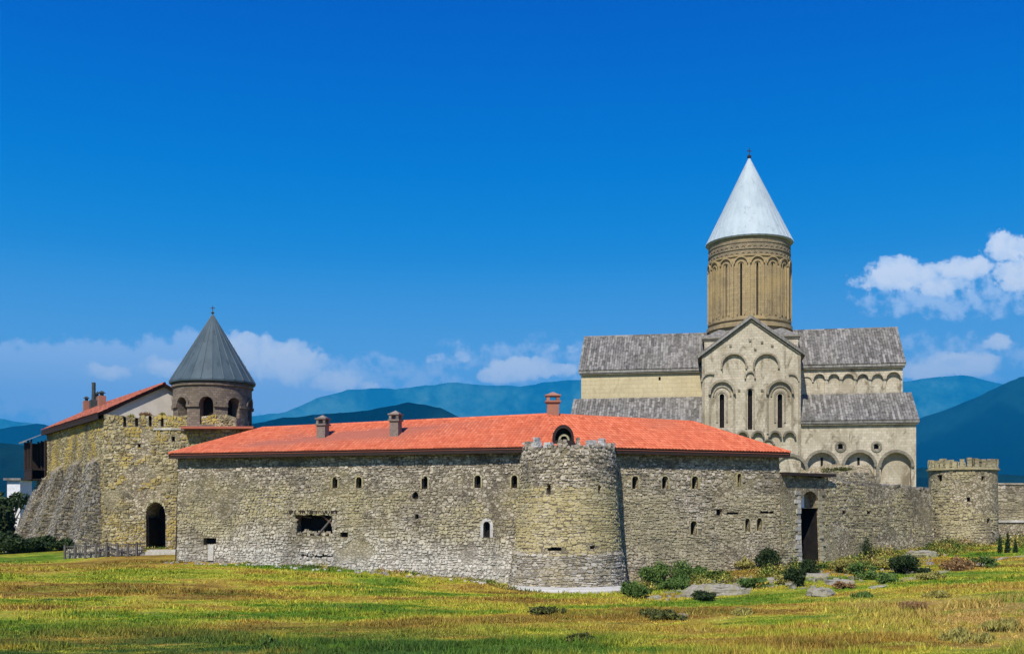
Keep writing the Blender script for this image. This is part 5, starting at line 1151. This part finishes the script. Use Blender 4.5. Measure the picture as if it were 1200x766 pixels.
# ================================================================== PLANTS AND ROCKS (right)
def pl(name, label, cat, u, v, wpx, hpx, mt, n, leaf=0.07, group=None, **kw):
    if name == 'shrub': wpx *= 1.3; hpx *= 1.15; n = int(n*1.5)
    x, y = gpt(u, v); s_ = y/F; return plant(name, label, cat, x, y, wpx*s_, hpx*s_, mt, n, leaf, group=group, **kw)
G_ = 'shrubs at the foot of the right wing'
for a in ((762, 690, 34, 26, M_leaf, 1500, 'leafy green shrub right beside the foot of the big round tower'),
          (788, 682, 40, 30, M_leaf, 2000, 'largest bright green shrub between tower foot and stone mound'),
          (818, 676, 30, 20, M_leaf, 1100, 'green shrub under the small arched window of the right wing'),
          (846, 668, 24, 12, M_leafY, 600, 'yellowish low shrub above the flat stone mound'),
          (872, 668, 26, 14, M_leafY, 700, 'pale dry shrub under the twin slit windows'),
          (902, 668, 34, 26, M_leafD, 1900, 'dark blue green shrub before the right wing wall end'),
          (934, 688, 26, 26, M_leafD, 1700, 'dark shrub left of the tall portal threshold'),
          (918, 684, 20, 14, M_leafY, 500, 'yellow flowering bush between two dark shrubs'),
          (750, 702, 26, 20, M_leaf, 900, 'low green shrub growing over the plinth edge'),
          (985, 670, 30, 18, M_leafY, 900, 'pale yellow shrub beyond the pale threshold slabs'),
          (1010, 678, 36, 18, M_leaf, 1200, 'spreading green shrub beneath the little conifer'),
          (1040, 684, 26, 16, M_leaf, 900, 'grey green bush below the round dark bush'),
          (1090, 680, 28, 12, M_leafY, 700, 'low pale bush below the corner tower'),
          (1062, 673, 38, 23, M_leafD, 2600, 'round nearly black bush in front of the curtain wall'),
          (775, 725, 50, 13, M_leafW, 1500, 'broad low dark shrub on the meadow below the green shrubs'),
          (642, 720, 44, 11, M_leafW, 1000, 'flat dark bush on the meadow below the tower plinth'),
          (682, 752, 24, 10, M_leafW, 700, 'small dark bush low on the meadow, nearest of all'),
          (738, 700, 18, 22, M_leaf, 900, 'narrow green shrub in the nook beside the round tower'),
          (800, 692, 40, 18, M_leaf, 1400, 'spreading green shrub directly above the long stone mound'),
          (884, 690, 34, 14, M_leaf, 1100, 'low green shrub at the end of the long stone mound'),
          (948, 672, 20, 16, M_leafD, 900, 'dark shrub growing in the portal mouth'),
          (830, 690, 26, 12, M_leafY, 700, 'straw yellow bush behind the long stone mound'),
          (1035, 668, 30, 14, M_leafY, 800, 'straw yellow bush between the conifer and the round dark bush'),
          (820, 703, 30, 12, M_leafD, 900, 'dark low growth along the front of the stone mound'),
          (985, 690, 22, 10, M_leafR, 500, 'reddish dry plant beside the threshold slabs'),
          (1120, 668, 40, 16, M_leafR, 900, 'brown dry weeds at the foot of the corner tower'),
          (1150, 664, 30, 14, M_leaf, 800, 'green weeds at the foot of the corner tower')):
    u, v, wp, hp, mt, n, lb = a; pl('shrub', lb, 'shrub', u, v, wp, hp, mt, n, 0.075, G_ if 740 < u < 940 and v < 700 else 'shrubs scattered on the meadow side', dp=None)
x, y = gpt(1016, 658); plant('conifer', 'little dark green conifer against the curtain wall', 'tree', x, y, 1.7, 2.1, M_leafD, 1500, 0.06, 8, cone=True)
for k, (u, wp, hp) in enumerate(((1172, 7, 24), (1181, 8, 28), (1190, 6, 20))):
    x, y = gpt(u, 648); plant('conifer', ['slim dark conifer nearest the corner tower', 'tallest slim dark conifer of the three beyond the corner tower', 'shortest slim dark conifer beyond the corner tower'][k], 'tree', x, y, wp*y/F, hp*y/F, M_leafD, 900, 0.06, 8, 'slim conifers past the corner tower', cone=True)
for k, (u, v, wp, hp, lb) in enumerate(((60, 706, 60, 5, 'long low streak of rough grass at the meadow edge'), (1065, 714, 44, 11, 'reddish brown weed patch on the dry slope below the corner tower'), (1172, 740, 50, 20, 'tall straw coloured weed patch low on the dry slope'), (1130, 752, 60, 18, 'widest straw weed patch at the bottom of the dry slope'), (1100, 700, 40, 9, 'pale weed patch just under the trodden path'), (1010, 700, 34, 8, 'green tuft under the second threshold slab'), (315, 758, 20, 14, 'spiky green tuft at the bottom of the meadow'), (872, 720, 30, 8, 'yellowish tuft below the long stone mound'))):
    pl('weed_tuft', lb, 'weeds', u, v, wp, hp, (M_leafR if k == 1 else M_leafY if k in (2, 3, 4, 7) else M_leaf), 900, 0.055, 'weed tufts on the meadow', upright=1.2 if k else 0.6, stem=False, dp=None)
def rock(label, u, v, wpx, hpx, dpm, name='boulder', seed=0, mt=M_rock, group=None):
    x, y = gpt(u, v); s_ = y/F; a, c = wpx*s_/2, hpx*s_; rs = np.random.RandomState(seed+5)
    nth, nph = 18, 9; P = []; 
    for j in range(nph+1):
        ph = math.pi/2*j/nph
        for i in range(nth):
            th = 2*math.pi*i/nth; k = 0.8+0.35*float(vnoise(np.array([i*0.7+seed*3]), np.array([j*0.8]))[0])
            P.append((math.cos(th)*math.cos(ph)**0.6*a*k, math.sin(th)*math.cos(ph)**0.6*dpm*k, math.sin(ph)**0.7*c*(0.75+0.4*float(vnoise(np.array([i*1.1]), np.array([j+seed*2.]))[0]))-0.15))
    m = MB(); m.v = P
    for j in range(nph):
        for i in range(nth): m.f.append((j*nth+i, j*nth+(i+1) % nth, (j+1)*nth+(i+1) % nth, (j+1)*nth+i))
    z = hz(x, y); me = bpy.data.meshes.new(name); me.from_pydata(m.v, [], m.f); me.update(); o = link_mesh(name, me, mt); o.location = (x, y, z); return props(o, label, 'rock', group)
rock('long flat pale stone mound among the shrubs below the right wing', 838, 697, 78, 15, 1.0, 'stone_mound', 1)
rock('pale stone at the foot of the yellow bush', 907, 682, 26, 8, 0.5, seed=2)
rock('low boulder under the threshold slabs', 962, 697, 34, 12, 0.8, seed=3)
rock('pale rounded stone between the largest green shrub and the plinth', 768, 702, 18, 8, 0.4, seed=4)
rock('pale outcrop at the foot of the curtain wall by the corner tower', 1080, 652, 44, 9, 0.8, seed=6)
rock('small boulder beside the broad dark shrub', 800, 722, 16, 6, 0.4, seed=8)
for k, (u, v, wp, lb) in enumerate(((952, 676, 30, 'white stone slab at the threshold of the tall portal'), (984, 685, 26, 'white stone slab leading away from the portal threshold'))):
    x, y = gpt(u, v); m = MB(); m.box((x, y, hz(x, y)+0.1), (wp*y/F/2, 0.6, 0.13), 0.1*k, 0.12); props(m.build('threshold_slab', M_base, None), lb, 'slab')
# rubble scattered along the foot of the walls
S = MB(); rs = random.Random(5)
for k in range(260):
    u = rs.uniform(745, 1100); v = np.interp(u, [745, 800, 950, 1100], [697, 690, 682, 660])+rs.gauss(0, 6); x, y = gpt(u, v) if k % 3 == 0 else (x+rs.uniform(-1, 1), y+rs.uniform(-.8, .8)); r = rs.uniform(0.05, 0.2)
    S.box((x, y, hz(x, y)+r*0.3), (r, r*0.8, r*0.6), rs.uniform(0, 3), 0.35)
props(S.build('rubble', M_rock, None), kind='stuff')
# tangled undergrowth along the foot of the right wing and curtain wall
M_scrub, t = mat('undergrowth', 0.85, 0, 0.1)
c_ = t.ramp(t.noise(t.pos, 0.55, 5, 0.7).outputs[0], [(0.34, (0.025, 0.05, 0.012)), (0.43, (0.07, 0.12, 0.022)), (0.5, (0.17, 0.19, 0.035)), (0.56, (0.34, 0.29, 0.08)), (0.63, (0.28, 0.17, 0.075)), (0.72, (0.14, 0.09, 0.05))])
c_ = t.mix(1.0, c_, t.ramp(t.rand, [(0, (0.45, 0.45, 0.4)), (0.5, (1.05, 1.05, 1)), (1, (2.0, 1.9, 1.8))]), 'MULTIPLY'); fin(t, c_)
rs = np.random.RandomState(77); NS = 95000
uu = rs.uniform(738, 1215, NS); off_ = np.abs(rs.normal(0, 1, NS)); line = np.interp(uu, [738, 800, 935, 960, 1090, 1215], [70.9, 73.2, 78.6, 80.0, 90.0, 97.0])
spread = np.interp(uu, [738, 800, 950, 1100, 1215], [3.0, 6.0, 7.0, 9.0, 9.0]); yy_ = line-0.25-spread*rs.rand(NS)**1.4; xx_ = (uu-600)/F*yy_
den = fbm(xx_*0.5+3, yy_*0.5+8, 4); kp = (rs.rand(NS) < np.clip((den-0.38)*6, 0, 1)) & (np.hypot(xx_-tc_[0], yy_-tc_[1]) > 4.9); xx_, yy_, den = xx_[kp], yy_[kp], den[kp]; NS = len(xx_)
zz_ = height(xx_, yy_); hh_ = (0.06+0.75*np.clip((den-0.42)*4, 0, 1)*rs.rand(NS))*np.where((xx_ > 20.8) & (xx_ < 23.5), 0.5, 1)
az_ = rs.uniform(0, 2*np.pi, NS); ln_ = 0.05+0.10*rs.rand(NS); wdt = 0.018+0.03*rs.rand(NS); up_ = rs.uniform(-0.3, 1.6, NS)
base_ = np.stack([xx_, yy_, zz_+hh_*rs.rand(NS)], -1); dir_ = np.stack([np.cos(az_), np.sin(az_), up_], -1)*ln_[:, None]; sid = np.stack([-np.sin(az_), np.cos(az_), 0*az_], -1)*wdt[:, None]
v = np.stack([base_, base_+dir_*0.5+sid, base_+dir_, base_+dir_*0.5-sid], 1).reshape(-1, 3)
link_mesh('undergrowth', np_mesh('undergrowth', v, np.arange(NS*4).reshape(NS, 4)), M_scrub, kind='stuff')
NS = 16000; tq_ = rs.uniform(-0.2, 1, NS); px_ = A0[0]+(AP[0]-A0[0])*tq_; py_ = A0[1]+(AP[1]-A0[1])*tq_; of_ = 0.45+0.9*rs.rand(NS)**2; xx_ = px_+FL.n[0]*of_; yy_ = py_+FL.n[1]*of_
sel = tq_ < 0; xx_[sel] = -32+7.5*rs.rand(sel.sum()); yy_[sel] = 89-rs.rand(sel.sum())**2*2; a_ = rs.uniform(-1.7, 1.7, 5000); r_ = 4.95+0.5*rs.rand(5000)**2
xx_ = np.r_[xx_, tc_[0]+r_*np.sin(a_)]; yy_ = np.r_[yy_, tc_[1]-r_*np.cos(a_)]; den = fbm(xx_*0.6+31, yy_*0.6+2, 4); kp = (rs.rand(len(xx_)) < np.clip((den-0.42)*7, 0, 1)) & (np.hypot(xx_-tc_[0], yy_-tc_[1]) > 4.9); xx_, yy_, den = xx_[kp], yy_[kp], den[kp]; NS = len(xx_)
zz_ = height(xx_, yy_); hh_ = 0.05+0.3*np.clip((den-0.45)*4, 0, 1)*rs.rand(NS); az_ = rs.uniform(0, 2*np.pi, NS); ln_ = 0.05+0.08*rs.rand(NS); wdt = 0.015+0.02*rs.rand(NS)
base_ = np.stack([xx_, yy_, zz_+hh_*rs.rand(NS)], -1); dir_ = np.stack([np.cos(az_), np.sin(az_), rs.uniform(0, 2, NS)], -1)*ln_[:, None]; sid = np.stack([-np.sin(az_), np.cos(az_), 0*az_], -1)*wdt[:, None]
v = np.stack([base_, base_+dir_*0.5+sid, base_+dir_, base_+dir_*0.5-sid], 1).reshape(-1, 3)
link_mesh('weeds', np_mesh('weeds', v, np.arange(NS*4).reshape(NS, 4)), M_scrub, kind='stuff')
# trodden path on the right
pp = [(1020, 690), (1060, 680), (1105, 670), (1150, 661), (1200, 652), (1260, 644)]; m = MB(); L_ = []
for u, v in pp: L_.append(gpt(u, v))
q = []
for a, b in zip(L_[:-1], L_[1:]):
    for f in np.arange(0, 1, 0.1): q.append((a[0]+(b[0]-a[0])*f, a[1]+(b[1]-a[1])*f))
for k, ((x, y), (x2, y2)) in enumerate(zip(q[:-1], q[1:])):
    w0 = 0.45+0.25*math.sin(k*0.7); w1 = 0.45+0.25*math.sin((k+1)*0.7)
    m.face([(x, y-w0, hz(x, y-w0)+0.03), (x2, y2-w1, hz(x2, y2-w1)+0.03), (x2, y2, hz(x2, y2)+0.04), (x, y, hz(x, y)+0.04)]); m.face([(x, y, hz(x, y)+0.04), (x2, y2, hz(x2, y2)+0.04), (x2, y2+w1, hz(x2, y2+w1)+0.03), (x, y+w0, hz(x, y+w0)+0.03)])
m.build('path', M_path, None, 'structure')

# ================================================================== MEADOW GRASS
rs = np.random.RandomState(11); N = 300000
D = 27*(90/27.0)**(rs.rand(N)**0.9); a = rs.uniform(-0.62, 0.62, N); x = a*D; y = D
keep = np.ones(N, bool)
keep &= np.hypot(x-tc_[0], y-tc_[1]) > 5.6
yl = np.interp(x, [-60, -24.7, 2.9, 19.3, 35.6, 41, 70], [88, 78.2, 70, 76.6, 89.6, 91, 100]); keep &= y < yl
clump = fbm(x*0.35, y*0.5, 4); keep &= rs.rand(N) < np.clip(0.25+(clump-0.33)*3.2, 0.12, 1)
x, y, D = x[keep], y[keep], D[keep]; N = len(x); z = height(x, y)
tall = np.clip((fbm(x*0.3+9, y*0.55+3, 5)-0.46)*9, 0, 1); dry = np.clip((x-13)/5, 0, 1)*np.clip((56-y)/8, 0, 1)
nb = 4; h = (0.03+0.05*rs.rand(N)+0.20*tall*rs.rand(N)+0.45*dry*rs.rand(N)*tall+0.22*np.clip((46-y)/12, 0, 1)*tall*rs.rand(N))
vs = []
for k in range(nb):
    th = rs.uniform(0, 2*np.pi, N); wd = 0.015*(D/35)*(0.8+0.9*rs.rand(N)); lean_ = rs.uniform(0.0, 0.9, N)*h; la = rs.uniform(0, 2*np.pi, N); ox, oy = rs.normal(0, 0.06, N), rs.normal(0, 0.06, N)
    hh = h*(0.55+0.6*rs.rand(N))
    p0 = np.stack([x+ox-np.cos(th)*wd, y+oy-np.sin(th)*wd, z-0.01], -1); p1 = np.stack([x+ox+np.cos(th)*wd, y+oy+np.sin(th)*wd, z-0.01], -1); p2 = np.stack([x+ox+np.cos(la)*lean_, y+oy+np.sin(la)*lean_, z+hh], -1)
    vs.append(np.stack([p0, p1, p2], 1))
v = np.concatenate(vs, 0).reshape(-1, 3); link_mesh('meadow_grass', np_mesh('meadow_grass', v, np.arange(len(v)).reshape(-1, 3)), M_grass, kind='stuff')
print('tris grass', len(v)//3)
